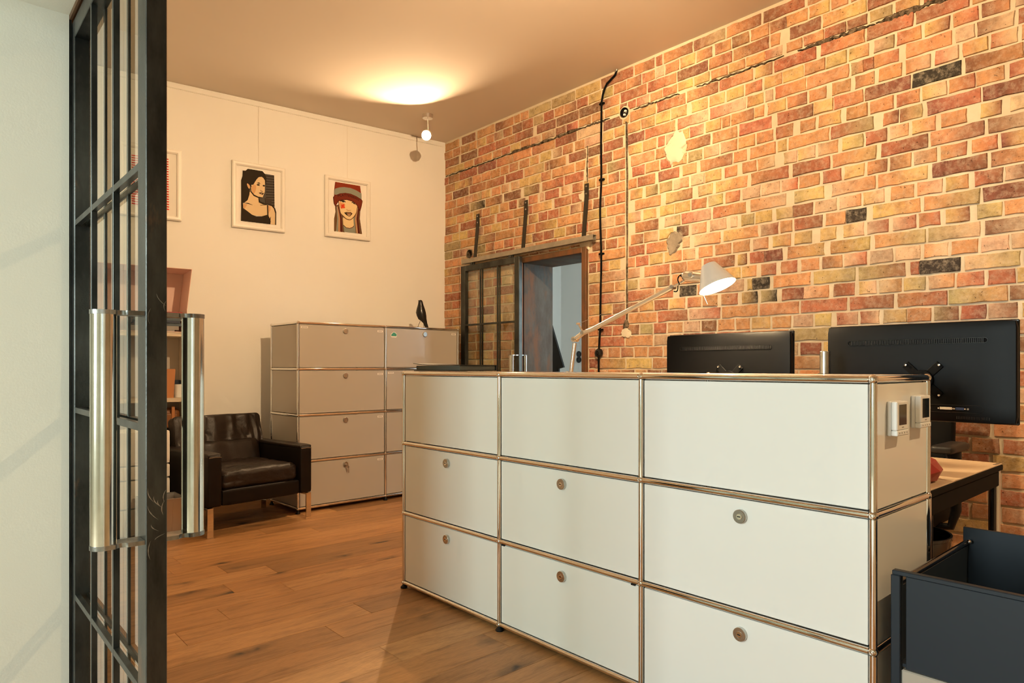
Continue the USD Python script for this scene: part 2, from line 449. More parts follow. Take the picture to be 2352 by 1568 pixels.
def wall_prism(poly, off0, off1):
    """Polygon in (s, z) on the white wall, between two distances in front of it."""
    if not isinstance(poly, sg.Polygon):
        poly = sg.Polygon(poly)
    m = trimesh.creation.extrude_polygon(poly, 1.0, engine='earcut')
    s, z, o = m.vertices[:, 0], m.vertices[:, 1], off0 + (off1 - off0) * m.vertices[:, 2]
    v = np.stack([WC[0] + WD[0] * s + WN[0] * o, WC[1] + WD[1] * s + WN[1] * o, z], 1)
    m2 = trimesh.Trimesh(v, m.faces, process=False)
    if m2.volume < 0:
        m2 = trimesh.Trimesh(v, m.faces[:, ::-1], process=False)
    return m2

# floor: slab with the planks laid on it
fl = Thing('floor', 'oiled oak plank floor with dark knots', None, kind='structure')
fl.part('slab', box(-4.2, 7.6, -3.2, 6.4, -0.12, -0.012), oak_shelf)
PW, PY0 = 0.172, 2.166
known = {0: [1.38], 2: [1.317], 3: [1.544], 4: [0.816], 5: [1.04], 6: [1.41], 7: [1.18], 8: [1.47], 9: [1.265], 11: [1.128]}
pr = np.random.default_rng(21)
for i in range(-16, 22):
    y0, y1 = PY0 + PW * i + 0.0006, PY0 + PW * (i + 1) - 0.0006
    lo, hi = -0.6, 3.95
    js = list(known.get(i, [pr.uniform(0.2, 2.0)]))
    while js[-1] < hi:
        js.append(js[-1] + pr.uniform(1.1, 2.1))
    while js[0] > lo:
        js.insert(0, js[0] - pr.uniform(1.1, 2.1))
    js = [max(lo, j) for j in js if j > lo - 2.2]
    js = sorted(set(min(hi, j) for j in js))
    for a, b in zip(js[:-1], js[1:]):
        if b - a < 0.03:
            continue
        m = box(a + 0.0006, b - 0.0006, y0, y1, -0.012, 0.0, 0.0009)
        c = pr.uniform(0, 1, 3)
        c[0] = np.clip(pr.normal(0.5, 0.27), 0, 1)
        v, f = vf(m)
        fl.part('plank', (v, f), oak_look, col=np.tile(c, (len(v), 1)))
far_fl = box(3.952, 7.4, 2.5, 6.2, -0.012, 0.0)
fl.part('far_room_flooring', far_fl, oak_shelf)
fl.part('front_room_flooring', box(-4.1, -0.602, -3.1, 6.2, -0.012, 0.0), oak_shelf)

obj('ceiling', box(-4.2, 4.26, -3.2, 6.4, CEIL, CEIL + 0.12), ceil_paint, 'smooth painted ceiling above brick and white walls', kind='structure')

# white back wall with a niche
wb = Thing('wall_back', 'smooth white plastered wall with a shelved niche', None, kind='structure')
SL = 4.3
niche = [(2.277, 1.880), (2.312, 1.560), (2.312, 0.0), (3.15, 0.0), (3.15, 1.88)]
wp = sg.Polygon([(-0.4, -0.012), (SL, -0.012), (SL, CEIL), (-0.4, CEIL)], [niche_ring for niche_ring in [[(s, max(z, 0.0)) for s, z in niche]]])
wb.part('plaster', wall_prism(wp, -0.36, 0.0), plaster)
wb.part('niche_back', wall_prism([(2.2, -0.012), (3.3, -0.012), (3.3, 2.0), (2.2, 2.0)], -0.40, -0.36), plaster)
top_lin = sg.Polygon([(2.277, 1.880), (2.312, 1.560), (2.312, 1.38), (3.15, 1.38), (3.15, 1.88)])
wb.part('niche_lining', wall_prism(top_lin.difference(top_lin.buffer(-0.004)).intersection(sg.box(2, 1.4, 4, 3)) if False else sg.Polygon(top_lin.exterior.coords, [top_lin.buffer(-0.004).exterior.coords]), -0.36, -0.001), pink, label='pink painted reveal of the upper niche')
wb.part('niche_lining', wall_prism(top_lin.buffer(-0.005), -0.36, -0.352), pink, label='pink painted back of the upper niche')
low_lin = sg.box(2.312, 0.0, 3.15, 1.375)
wb.part('niche_lining', wall_prism(sg.Polygon(low_lin.exterior.coords, [low_lin.buffer(-0.004).exterior.coords]), -0.36, -0.001), beige_in, label='beige reveal of the lower niche')
wb.part('niche_lining', wall_prism(low_lin.buffer(-0.005), -0.36, -0.352), beige_in, label='beige back of the lower niche')
obj('trim_1', cat_([wall_prism([(0.0, 3.2726), (SL, 3.2726), (SL, 3.300), (0.0, 3.300)], 0.0, 0.012), wall_prism([(0.0, 3.2686), (SL, 3.2686), (SL, 3.2726), (0.0, 3.2726)], 0.0, 0.007)]), plaster, 'thin white picture rail just under the ceiling', kind='structure')

# partition wall with the opening the camera looks through
XL0, XL1, YJ, ZL = -0.13, 0.318, 2.172, 2.069
pw = sg.Polygon([(-3.2, -0.012), (6.2, -0.012), (6.2, CEIL), (-3.2, CEIL)], [[(-0.7, 0.0), (YJ, 0.0), (YJ, ZL), (-0.7, ZL)]])
pw = sg.Polygon([(-3.2, -0.012), (-0.7, -0.012), (-0.7, ZL), (YJ, ZL), (YJ, -0.012), (6.2, -0.012), (6.2, CEIL), (-3.2, CEIL)])
obj('wall_left', prism(pw, XL1 - XL0, 'x', XL0), plaster_front, 'thick white wall at the left whose jamb faces the camera', kind='structure')

sc = Thing('trim_3', 'dark steel casing on the room side of the wide opening', None, (XL1, YJ, 0), kind='structure')
sc.part('casing', box(0.3182, 0.3246, YJ + 0.0005, YJ + 0.30, 0, 2.12, 0.0008), raw_steel, local=False, smooth=False)
sc.part('casing', box(0.3182, 0.3246, -0.8, YJ, ZL - 0.012, 2.12, 0.0008), rust_edge, local=False, smooth=False)
sc.part('rail_channel', cat_([box(0.3255, 0.3610, 0.35, 3.1, 2.104, 2.108), box(0.3255, 0.3290, 0.35, 3.1, 2.066, 2.1035), box(0.3575, 0.3610, 0.35, 3.1, 2.066, 2.1035), box(0.3291, 0.3350, 0.35, 3.1, 2.066, 2.0695), box(0.3515, 0.3574, 0.35, 3.1, 2.066, 2.0695)]), rust_edge, local=False, smooth=False)

# front room behind the camera, with the windows that give the daylight
def window_wall(name, poly_holes, span, at, axis, label):
    p = sg.Polygon([(span[0], -0.012), (span[1], -0.012), (span[1], CEIL), (span[0], CEIL)], [[(a, c), (b, c), (b, d), (a, d)] for a, b, c, d in poly_holes])
    obj(name, prism(p, 0.2, axis, at), plaster_front, label, kind='structure')

W1 = [(0.35, 1.75, 0.8, 2.75)]
window_wall('wall_front', W1, (-3.2, 6.2), -4.2, 'x', 'white wall of the front room with a window')
W2 = [(-2.3, -0.9, 0.8, 2.75)]
window_wall('wall_near', W2, (-4.2, 4.26), -3.2, 'y', 'white wall behind the camera with one window')
window_wall('wall_end', [], (-4.2, -0.13), 6.2, 'y', 'white end wall of the front room')

def window(n, a, b, axis, at):
    t = Thing(f'window_{n}', 'white framed window of the front room', None, kind='structure')
    c, d = 0.8, 2.75
    for i, (p, q, r, s) in enumerate(((a, a + 0.06, c, d), (b - 0.06, b, c, d), (a + 0.06, b - 0.06, c, c + 0.06), (a + 0.06, b - 0.06, d - 0.06, d), ((a + b) / 2 - 0.03, (a + b) / 2 + 0.03, c + 0.06, d - 0.06))):
        t.part('window_frame', box(at, at + 0.05, p, q, r, s, 0.004) if axis == 'x' else box(p, q, at, at + 0.05, r, s, 0.004), frame_w)

window(1, *W1[0][:2], 'x', -4.14)
window(2, *W2[0][:2], 'y', -3.14)

# room beyond the doorway in the brick wall
fr = Thing('wall_far_room', 'pale cool walls of the room beyond the rusty doorway', None, kind='structure')
fr.part('wall_panel', box(6.4, 6.5, 2.4, 6.3, -0.012, 2.9), plaster)
fr.part('wall_panel', box(4.26, 6.4, 6.2, 6.3, -0.012, 2.9), plaster)
fr.part('wall_panel', box(4.26, 6.4, 2.4, 2.5, -0.012, 2.9), plaster)
fr.part('wall_panel', box(4.26, 6.4, 2.5, 6.2, 2.8, 2.9), plaster)
# ------------------------------------------------------------------ brick wall: block bond, alternate courses of stretchers and headers
ZC0, CH = 1.340, 0.0817         # a bed joint, and the course height
DOOR = (3.497, 4.30, 2.045)     # doorway incl. its steel casing: y from, y to, top
HOLE = (on_x(1078, 583, XB)[1], on_x(1078, 583, XB)[2], 0.040)
JBOX = (on_x(1433.5, 258, XB)[1], on_x(1433.5, 258, XB)[2], 0.036)
wr = Thing('wall_right', 'old exposed brick wall of orange, red and yellow bricks', None, kind='structure')
holes = []
for (y, z, r) in (HOLE, JBOX):
    holes.append([(y + r * math.cos(a), z + r * math.sin(a)) for a in np.arange(24) / 24 * 2 * PI])
mp = sg.Polygon([(-3.2, -0.012), (DOOR[0], -0.012), (DOOR[0], DOOR[2]), (DOOR[1], DOOR[2]), (DOOR[1], -0.012), (5.50, -0.012), (5.50, CEIL), (-3.2, CEIL)], holes)
wr.part('mortar', prism(mp, 0.34, 'x', XB + 0.007), mortar_look, smooth=False)

PAL = {'o': (0.55, 0.275, 0.130), 'r': (0.42, 0.150, 0.085), 'y': (0.58, 0.405, 0.165), 'p': (0.62, 0.42, 0.275), 'b': (0.27, 0.125, 0.072),
       'd': (0.040, 0.033, 0.028), 'g': (0.40, 0.305, 0.155), 'm': (0.235, 0.085, 0.060), 'w': None}
# bricks read off the photograph, course by course: (crop origin and scale), a point in the first brick, then (from, to, tones)
C_, D_, B_, A_ = (1860, 350, .26142), (1820, 0, .23592), (1380, 350, .23593), (1380, 0, .22958)
E_, G_ = (1000, 280, .17857), (2120, 960, .22970)
ROWS = [
 (C_, 40, 240, '-95 85 o|110 275 r|300 480 y|500 680 ob|700 890 bo|910 1115 po|1145 1380 or'),
 (C_, 60, 330, '-140 125 gy|150 172 w|190 575 po|595 1035 oy|1070 1560 mb|1585 1990 bo'),
 (C_, 140, 450, '-150 25 b|40 235 p|255 450 po|465 655 yp|705 915 o|940 1165 op|1190 1395 yo|1445 1700 rb|1715 1930 pb'),
 (C_, 50, 610, '-140 110 rb|135 315 o|315 495 d|550 970 yo|1000 1495 og|1515 1960 mb'),
 (C_, 160, 700, '90 230 y|290 475 yp|500 690 pr|725 935 pr|955 1145 or|1190 1405 yb|1465 1690 gy|1705 1920 o'),
 (C_, 60, 850, '-200 125 oy|180 530 oy|565 1020 og|1035 1500 gp|1535 1960 bp'),
 (C_, 40, 970, '-80 80 o|105 285 bo|300 500 pr|525 730 p|745 970 p|1000 1215 op|1240 1480 o|1500 1750 p|1770 2000 po'),
 (C_, 210, 1090, '30 400 yg|425 840 gb|880 960 r|960 1325 d|1355 1850 pg'),
 (C_, 80, 1220, '-60 165 po|205 390 br|430 585 yp|605 805 po|820 1015 yg|1040 1270 po|1290 1530 or|1560 1805 r|1820 2050 yb'),
 (C_, 160, 1350, '-80 325 r|345 735 rb|765 1205 or|1215 1740 go|1755 2200 bp'),
 (C_, 110, 1480, '-150 25 p|40 185 y|230 420 rp|440 610 rp|640 850 gy|855 1065 o|1085 1305 gb|1325 1550 rm|1565 1825 pb'),
 (D_, 80, 130, '-60 145 o|160 360 oy|375 540 o'),
 (D_, 150, 240, '-30 275 b|295 720 oy|730 1180 b'),
 (D_, 50, 420, '-60 95 o|105 305 ro|310 520 rb|530 730 b|750 975 yg|1000 1240 oy'),
 (D_, 110, 540, '-180 230 r|275 705 ro|720 1175 br|1195 1720 br|1750 2250 o'),
 (D_, 60, 700, '-100 105 y|115 320 o|325 525 y|545 745 yo|790 990 pg|1015 1255 ro|1285 1535 yb|1560 1815 or|1840 2120 bo'),
 (D_, 60, 850, '-170 130 ro|135 550 o|570 690 go|690 790 r|790 1035 or|1100 1555 o|1585 1780 p|1795 2165 bp'),
 (D_, 60, 980, '-50 140 ob|160 330 o|380 565 o|605 795 bo|835 1065 o|1100 1345 op|1385 1620 rp|1655 1910 oy|1925 2200 rp'),
 (D_, 90, 1090, '-150 200 rb|205 395 y|400 690 ro|700 1150 bm|1165 1645 d|1680 2255 bo'),
 (D_, 140, 1210, '70 225 o|250 470 oy|520 730 o|755 985 o|1010 1240 ro|1260 1505 yp|1520 1780 or|1785 2065 o|2110 2350 ro'),
 (D_, 170, 1310, '-40 355 o|370 790 rg|880 1035 ob|1040 1265 bg|1305 1835 mr|1850 2300 mb'),
 (D_, 140, 1480, '50 220 yp|245 440 po|480 690 yg|710 920 rb|945 1130 po|1160 1395 yo|1445 1700 o|1830 2040 yb|2120 2330 p'),
 (D_, 600, 1490, '0 365 br|385 815 oy|860 1320 rb|1340 1870 ob|1900 2400 bp'),
 (B_, 640, 340, '285 400 oy|435 550 yg|570 690 yg|705 850 po|875 1005 p|1015 1170 y|1200 1325 ro|1375 1510 o|1525 1690 op|1780 1910 gp'),
 (B_, 430, 280, '265 345 o|355 525 ro|560 760 mr|795 930 o|965 1275 ob|1290 1415 o|1450 1700 o'),
 (B_, 460, 490, '330 580 o|630 890 gb|945 1085 gy|1115 1425 yo|1460 1825 or|1885 2210 m'),
 (B_, 320, 630, '265 385 yp|410 535 yo|570 710 y|715 865 y|880 1025 ro|1045 1185 py|1210 1350 or|1375 1550 p|1560 1740 p|1755 1915 pr|1940 2135 rp'),
 (B_, 440, 700, '330 555 ob|615 770 pg|780 1070 rp|1090 1410 ro|1450 1800 op|1850 2175 gy'),
 (B_, 345, 840, '290 410 ob|420 550 op|570 700 y|735 850 db|880 1025 po|1060 1220 p|1260 1325 p|1365 1490 yg|1500 1665 y|1705 1870 yp|1895 2065 oy'),
 (B_, 345, 950, '270 420 r|445 640 ro|790 860 p|905 1160 po|1190 1525 yo|1550 1725 pr|1750 1935 pb|1975 2160 rb'),
 (B_, 400, 1060, '340 460 r|475 600 y|620 780 yo|795 915 op|950 1085 o|1110 1265 o|1285 1445 o|1480 1630 po|1670 1845 yo|1885 2055 yg'),
 (B_, 320, 1180, '265 375 op|420 665 or|685 830 o|835 975 o|1000 1300 rb|1330 1420 yb|1445 1590 r|1590 1765 m|1780 2200 oy'),
 (B_, 310, 1300, '265 355 g|375 530 po|555 665 gb|690 960 o|1210 1355 oy|1370 1510 yo|1560 1700 or|1750 1910 or|1935 2120 oy'),
 (B_, 390, 1410, '265 515 ro|530 700 or|765 930 d|940 1000 o|1010 1390 rp|1425 1470 y|1470 1640 d|1675 2040 o|2065 2250 yo'),
 (B_, 580, 1500, '520 650 r|670 815 yo|840 970 ro|990 1130 o|1170 1330 or|1370 1525 yd|1555 1710 gd|1760 1985 rm'),
 (A_, 170, 720, '0 320 br|335 535 ob|625 915 ob|925 1240 bg|1255 1600 ob|1620 2040 br|2060 2450 ob'),
 (A_, 60, 910, '10 115 gy|130 250 o|260 400 ob|410 535 ro|545 630 p|640 780 o|795 940 oy|955 1110 ob|1140 1300 ro|1310 1480 bo|1500 1680 o|1690 1865 ob|1885 2070 o|2090 2265 oy'),
 (A_, 110, 990, '20 180 bo|195 455 ro|470 755 ro|765 1070 bm|1085 1310 or|1320 1680 or|1695 1790 o|1815 2200 b'),
 (A_, 90, 1120, '35 180 oy|270 345 r|355 480 rp|490 615 o|620 760 ro|770 915 oy|930 1085 yg|1100 1265 o|1280 1440 yo|1450 1640 o|1640 1815 rp|1835 2015 o|2020 2220 o'),
 (A_, 120, 1230, '25 210 mb|290 545 oy|560 845 ro|860 1170 ob|1180 1520 ro|1535 1770 oy|1780 2160 r'),
 (A_, 330, 1290, '20 120 y|135 235 oy|265 395 oy|405 535 oy|550 690 y|700 855 go|905 1065 yo|1085 1235 oy|1255 1425 y|1440 1610 or|1630 1810 yo|1840 2035 yo|2050 2250 oy'),
 (A_, 130, 1450, '25 215 rb|270 430 m|440 740 ro|765 1070 rp|1090 1450 rp|1460 1625 oy|1645 2045 ro'),
 (A_, 340, 1510, '275 405 oy|420 550 o|570 635 r|820 880 y|885 1025 rp|1045 1200 yo|1210 1290 o|1300 1525 ob|1535 1630 o|1665 1850 oy|1875 2060 or'),
 (A_, 1000, 1420, '820 1090 ob|1115 1360 o|1385 1705 r|1730 2110 rb'),
 (A_, 1270, 1470, '1195 1360 po|1375 1540 o|1555 1720 o|1750 1920 ro|1980 2150 oy'),
 (E_, 200, 270, '125 300 o|340 510 b|540 755 o|770 1000 bo'),
 (E_, 200, 360, '125 250 oy|275 355 b|375 480 o|500 600 o|610 705 r|730 820 o|835 945 yo|970 1040 pb|1095 1190 o'),
 (E_, 200, 470, '130 295 rb|330 530 b|550 765 r|775 940 ro|945 1015 o|1025 1250 rb|1305 1540 b'),
 (E_, 300, 540, '130 360 oy|370 480 o|500 600 ro|610 720 o|740 840 o|850 955 r|970 1080 y|1100 1220 o|1230 1350 rp|1370 1530 op'),
 (E_, 240, 730, '170 300 bo|310 530 r|550 775 m|790 990 ro|1000 1230 o|1245 1530 ro|1540 1810 rb'),
 (E_, 180, 820, '130 245 o|250 370 yo|380 465 yb|480 580 o|595 700 o|710 820 o|835 935 o|950 1060 ro|1080 1200 o|1215 1320 yo|1350 1480 y|1510 1620 pb|1640 1760 ro|1795 1910 o'),
 (E_, 160, 940, '130 205 ro|225 420 mb|440 640 ro|650 880 or|900 1120 r|1145 1390 og|1465 1670 bo|1715 1930 rb'),
 (E_, 200, 1040, '125 155 o|165 260 o|275 365 o|375 480 op|480 590 og|595 700 oy|720 830 o|850 940 op|975 1080 op|1085 1200 y|1210 1350 y|1360 1480 ro|1500 1640 o|1645 1780 o|1800 1920 o'),
 (E_, 170, 1160, '130 215 o|225 430 ob|450 630 gd|650 850 ob|880 1090 b|1145 1330 gb|1370 1640 or|1660 1900 r'),
 (E_, 200, 1270, '130 260 oy|275 365 o|375 475 yo|490 590 yb|600 695 o|705 805 y|835 935 o|950 1040 r|1065 1150 gb|1200 1310 ro|1340 1390 p|1410 1580 r|1620 1720 op|1760 1890 ro'),
 (E_, 200, 1380, '130 290 bo|320 520 r|590 755 ro|790 1000 ro|1010 1140 o|1205 1240 r|1250 1490 oy|1530 1740 ro'),
]
rows = {}
for (ox, oy, sc), px, py, txt in ROWS:
    z = on_x(ox + sc * px, oy + sc * py, XB)[2]
    k = math.floor((z - ZC0) / CH)
    lst = rows.setdefault(k, [])
    for item in txt.split('|'):
        a, b, t = item.split()
        ya, yb = on_x(ox + sc * float(a), V0, XB)[1], on_x(ox + sc * float(b), V0, XB)[1]
        if any(min(ya, q[1]) - max(yb, q[0]) > 0.02 for q in lst):
            continue
        lst.append((yb, ya, t))
br = np.random.default_rng(11)

def tones():
    a = br.choice(list('oooorryppbgm'), p=[.12, .12, .11, .11, .09, .09, .09, .06, .05, .08, .05, .03])
    b = br.choice(list('oorypb')) if br.random() < 0.5 else a
    return str(a) + str(b)

bricks = []
for k in range(-17, 25):
    z0, z1 = ZC0 + CH * k + 0.0046, min(ZC0 + CH * (k + 1) - 0.0046, CEIL - 0.004)
    if z1 - z0 < 0.02:
        continue
    if k == 20:
        z0 += 0.012
    header = k % 2 == 0
    pitch = 0.123 if header else 0.2465
    have = sorted(rows.get(k, []))
    spans = [[-3.1, 5.44]]
    gaps, cur = [], -1.6
    for a, b, t in have:
        if a > cur + 0.004:
            gaps.append((cur, a))
        if t != 'w':
            bricks.append((a - 0.0012, b + 0.0012, z0, z1, t))
        cur = max(cur, b)
    gaps.append((cur, 5.375))
    for a, b in gaps:
        L = b - a
        if L < 0.055:
            continue
        a2, b2 = (a + 0.011 if a > -1.59 else a), (b - 0.011 if b < 5.37 else b)
        n = max(1, round((b2 - a2) / pitch))
        if (b2 - a2) < 0.04:
            continue
        cuts = a2 + (b2 - a2) * np.arange(n + 1) / n
        cuts[1:-1] += br.uniform(-0.010, 0.010, n - 1)
        for c, d in zip(cuts[:-1], cuts[1:]):
            bricks.append((c + (0.0055 if c > a2 else 0), d - (0.0055 if d < b2 else 0), z0, z1, tones()))

PATCH = [(on_x(1551, 341, XB)[1:], 0.088, 0.095, 'w'), (on_x(1548, 556, XB)[1:], 0.060, 0.076, 'g'), (on_x(1347, 556, XB)[1:], 0.045, 0.060, 'w'), (on_x(1338, 452, XB)[1:], 0.035, 0.04, 'w'), (on_x(1438, 765, XB)[1:], 0.05, 0.035, 'w')]
clear = [sg.box(DOOR[0] - 0.012, -0.1, DOOR[1] + 0.02, DOOR[2] + 0.012), sg.Point(HOLE[0], HOLE[1]).buffer(HOLE[2] + 0.014), sg.Point(JBOX[0], JBOX[1]).buffer(JBOX[2] + 0.014)]
clear += [sg.Polygon([(c[0] + rx * math.cos(a), c[1] + rz * math.sin(a)) for a in np.arange(18) / 18 * 2 * PI]) for c, rx, rz, _ in PATCH]
Y_G1, Y_G2 = on_x(1438, 500, XB)[1], on_x(1348, 370, XB)[1]   # the two upright chases
clear += [sg.box(Y_G1 - 0.012, on_x(1438, 748, XB)[2], Y_G1 + 0.012, on_x(1438, 280, XB)[2]), sg.box(Y_G2 - 0.010, on_x(1348, 420, XB)[2], Y_G2 + 0.010, on_x(1348, 318, XB)[2])]
clear_u = __import__('shapely').union_all(clear)
made = []
for (a, b, z0, z1, t) in bricks:
    if b - a < 0.025:
        continue
    base = sg.box(a, z0, b, z1)
    if base.intersects(clear_u):
        base = base.difference(clear_u)
        if base.is_empty:
            continue
        base = max(getattr(base, 'geoms', [base]), key=lambda g: g.area)
        if base.area < 0.0012:
            continue
        base = sg.Polygon(base.exterior)
    made.append((base, t))

def brick_mesh(poly, t):
    """Uneven brick face standing a few millimetres out of the joints."""
    pts = np.array(poly.exterior.coords)[:-1]
    if poly.exterior.is_ccw is False:
        pts = pts[::-1]
    dense = []
    for p, q in zip(pts, np.roll(pts, -1, 0)):
        L = np.linalg.norm(q - p)
        n = max(2, round(L / 0.048))
        dense += [p + (q - p) * i / n for i in range(n)]
    P = np.array(dense)
    cen = np.array([poly.centroid.x, poly.centroid.y])
    rough = 0.0013
    P = P + br.normal(0, rough, P.shape)
    n = len(P)
    out = XB + 0.001 - abs(br.normal(0, 0.0022))
    tilt = br.normal(0, 0.012, 2)
    inn = cen + (P - cen) * (1 - 0.0050 / np.maximum(np.linalg.norm(P - cen, axis=1, keepdims=True), 0.01)) + br.normal(0, 0.0008, P.shape)
    face = lambda Q: out + (Q - cen) @ tilt
    v0 = np.column_stack([np.full(n, XB + 0.014), P])
    v1 = np.column_stack([np.full(n, XB + 0.012), P])
    v2 = np.column_stack([face(inn), inn])
    mid = cen + (inn - cen) * 0.45
    v3 = np.column_stack([face(mid) - br.uniform(-0.0010, 0.0016, n), mid])
    v = np.vstack([v1, v2, [[out - 0.0006, *cen]]])
    f = []
    for r in range(1):
        for j in range(n):
            A, B = r * n + j, r * n + (j + 1) % n
            f += [(A, A + n, B), (B, A + n, B + n)]
    for j in range(n):
        f.append((n + j, 2 * n, n + (j + 1) % n))
    f = np.array(f)
    m = trimesh.Trimesh(v, f, process=False)
    c1, c2 = np.array(PAL[t[0]]), np.array(PAL[t[-1]])
    s = br.uniform(0.78, 1.12)
    ymin, ymax = P[:, 0].min(), P[:, 0].max()
    w = np.clip((ymax - v[:, 1]) / (ymax - ymin + 1e-9) * 1.6 - 0.3, 0, 1)[:, None]   # first tone on the left as seen
    col = (c1 * (1 - w) + c2 * w) * s * br.uniform(0.93, 1.07, (len(v), 1))
    col = col * (1 + br.normal(0, 0.03, 3))
    return v, f, np.clip(col, 0.01, 0.85)

def seen_area(poly):
    a, z0, b, z1 = poly.bounds
    q = []
    for y, z in ((a, z0), (b, z0), (b, z1), (a, z1)):
        Z = XB * math.sin(YAW) + y * math.cos(YAW)
        X = XB * math.cos(YAW) - y * math.sin(YAW)
        if Z < 0.3:
            return 0
        q.append((CX + FPX * X / Z, V0 - FPX * (z - EYE) / Z))
    pg = sg.Polygon(q).buffer(0).intersection(sg.box(0, 0, 2352, 1568))
    A = pg.area
    cx_, cy_ = pg.centroid.coords[0] if A > 0 else (0, 0)
    if cy_ > 850 and cx_ < 2130 or cx_ > 1520 and cy_ > 780 and cx_ < 1820 or cx_ > 1905 and 755 < cy_ < 975:
        A = 0                       # behind the white sideboard or the monitors
    return A

order = sorted(range(len(made)), key=lambda i: -seen_area(made[i][0]))
top = set(order[:300])
V, Fs, Cs, nv = [], [], [], 0
for i, (poly, t) in enumerate(made):
    v, f, c = brick_mesh(poly, t)
    if i in top:
        wr.part('brick', (v, f), brick_look, col=c)
    else:
        V.append(v)
        Fs.append(f + nv)
        Cs.append(c)
        nv += len(v)
wr.part('brick_field', (np.vstack(V), np.vstack(Fs)), brick_look, col=np.vstack(Cs), kind='stuff', label='the smaller and farther bricks of the wall')

# plaster patches, chases
def blob(c, rx, rz, seed, h=0.006):
    g = np.random.default_rng(seed)
    n = 60
    a = np.arange(n) / n * 2 * PI
    k = 1 + 0.16 * np.sin(2 * a + g.uniform(0, 6)) + 0.13 * np.sin(3 * a + g.uniform(0, 6)) + 0.09 * np.sin(5 * a + g.uniform(0, 6)) + 0.06 * np.sin(9 * a + g.uniform(0, 6)) + g.normal(0, 0.035, n)
    R = [np.column_stack([np.full(n, XB + 0.012 - hh), c[0] + rx * k * q * np.cos(a), c[1] + rz * k * q * np.sin(a)]) for q, hh in ((1.05, 0.0), (1.0, 0.010), (0.86, 0.013 + h), (0.5, 0.014 + h), (0.02, 0.013 + h))]
    m = loft(R, True)
    if m.volume < 0:
        m = trimesh.Trimesh(m.vertices, m.faces[:, ::-1], process=False)
    return m

for i, (c, rx, rz, k) in enumerate(PATCH):
    wr.part('plaster_patch', blob(c, rx, rz, i), patch_look if k == 'w' else grey_patch)
for yy, za, zb, w in ((Y_G1, on_x(1438, 748, XB)[2], on_x(1438, 276, XB)[2], 0.011), (Y_G2, on_x(1348, 420, XB)[2], on_x(1348, 318, XB)[2], 0.009)):
    n = 26
    zs = np.linspace(za, zb, n)
    off = np.cumsum(br.normal(0, 0.0014, n))
    off -= np.linspace(off[0], off[-1], n)
    wr.part('conduit_chase', sweep([(XB + 0.009, yy + o, z) for z, o in zip(zs, off)], [w * br.uniform(0.55, 1.05) for _ in zs], 7), grooved)
wr.part('conduit_chase', lathe([(0.012, 0), (0.024, -0.03), (0.028, -0.05), (0.0, -0.05)], 10, (XB + 0.006, Y_G1, on_x(1438, 735, XB)[2])), grooved)
zc = ZC0 + CH * 20
for ua, ub, hw in ((1024, 1150, 0.006), (1150, 1345, 0.014), (1345, 1400, 0.008), (1455, 1560, 0.006), (1600, 1800, 0.007), (1832, 2010, 0.013), (2012, 2200, 0.017)):
    ya, yb = on_x(ua, V0, XB)[1], on_x(ub, V0, XB)[1]
    n = 30
    ys = np.linspace(ya, yb, n)
    R = []
    for i, y in enumerate(ys):
        e = 0.25 + 0.75 * min(1, 6 * min(i, n - 1 - i) / n)
        h = hw * e * br.uniform(0.35, 1.2)
        zz = zc + br.normal(0, 0.0032) + 0.004
        R.append(np.array([(XB + 0.012, y, zz - h), (XB + 0.012, y, zz + h), (XB - 0.0025, y, zz + h * 0.8), (XB - 0.0045, y, zz), (XB - 0.0025, y, zz - h * 0.8)]))
    m = loft(R)
    if m.volume < 0:
        m = trimesh.Trimesh(m.vertices, m.faces[:, ::-1], process=False)
    wr.part('conduit_chase', m, grooved)
# round pipe hole and its liner; old round junction box
wr.part('hole_liner', lathe([(HOLE[2] - 0.001, -0.004), (HOLE[2] - 0.001, 0.14), (0.0, 0.14)], 28, (XB, HOLE[0], HOLE[1]), (1, 0, 0)), grooved, label='round pipe hole in the bricks')
# ------------------------------------------------------------------ sliding steel and glass doors
LT, LW, LH = 0.0365, 0.81, 2.05

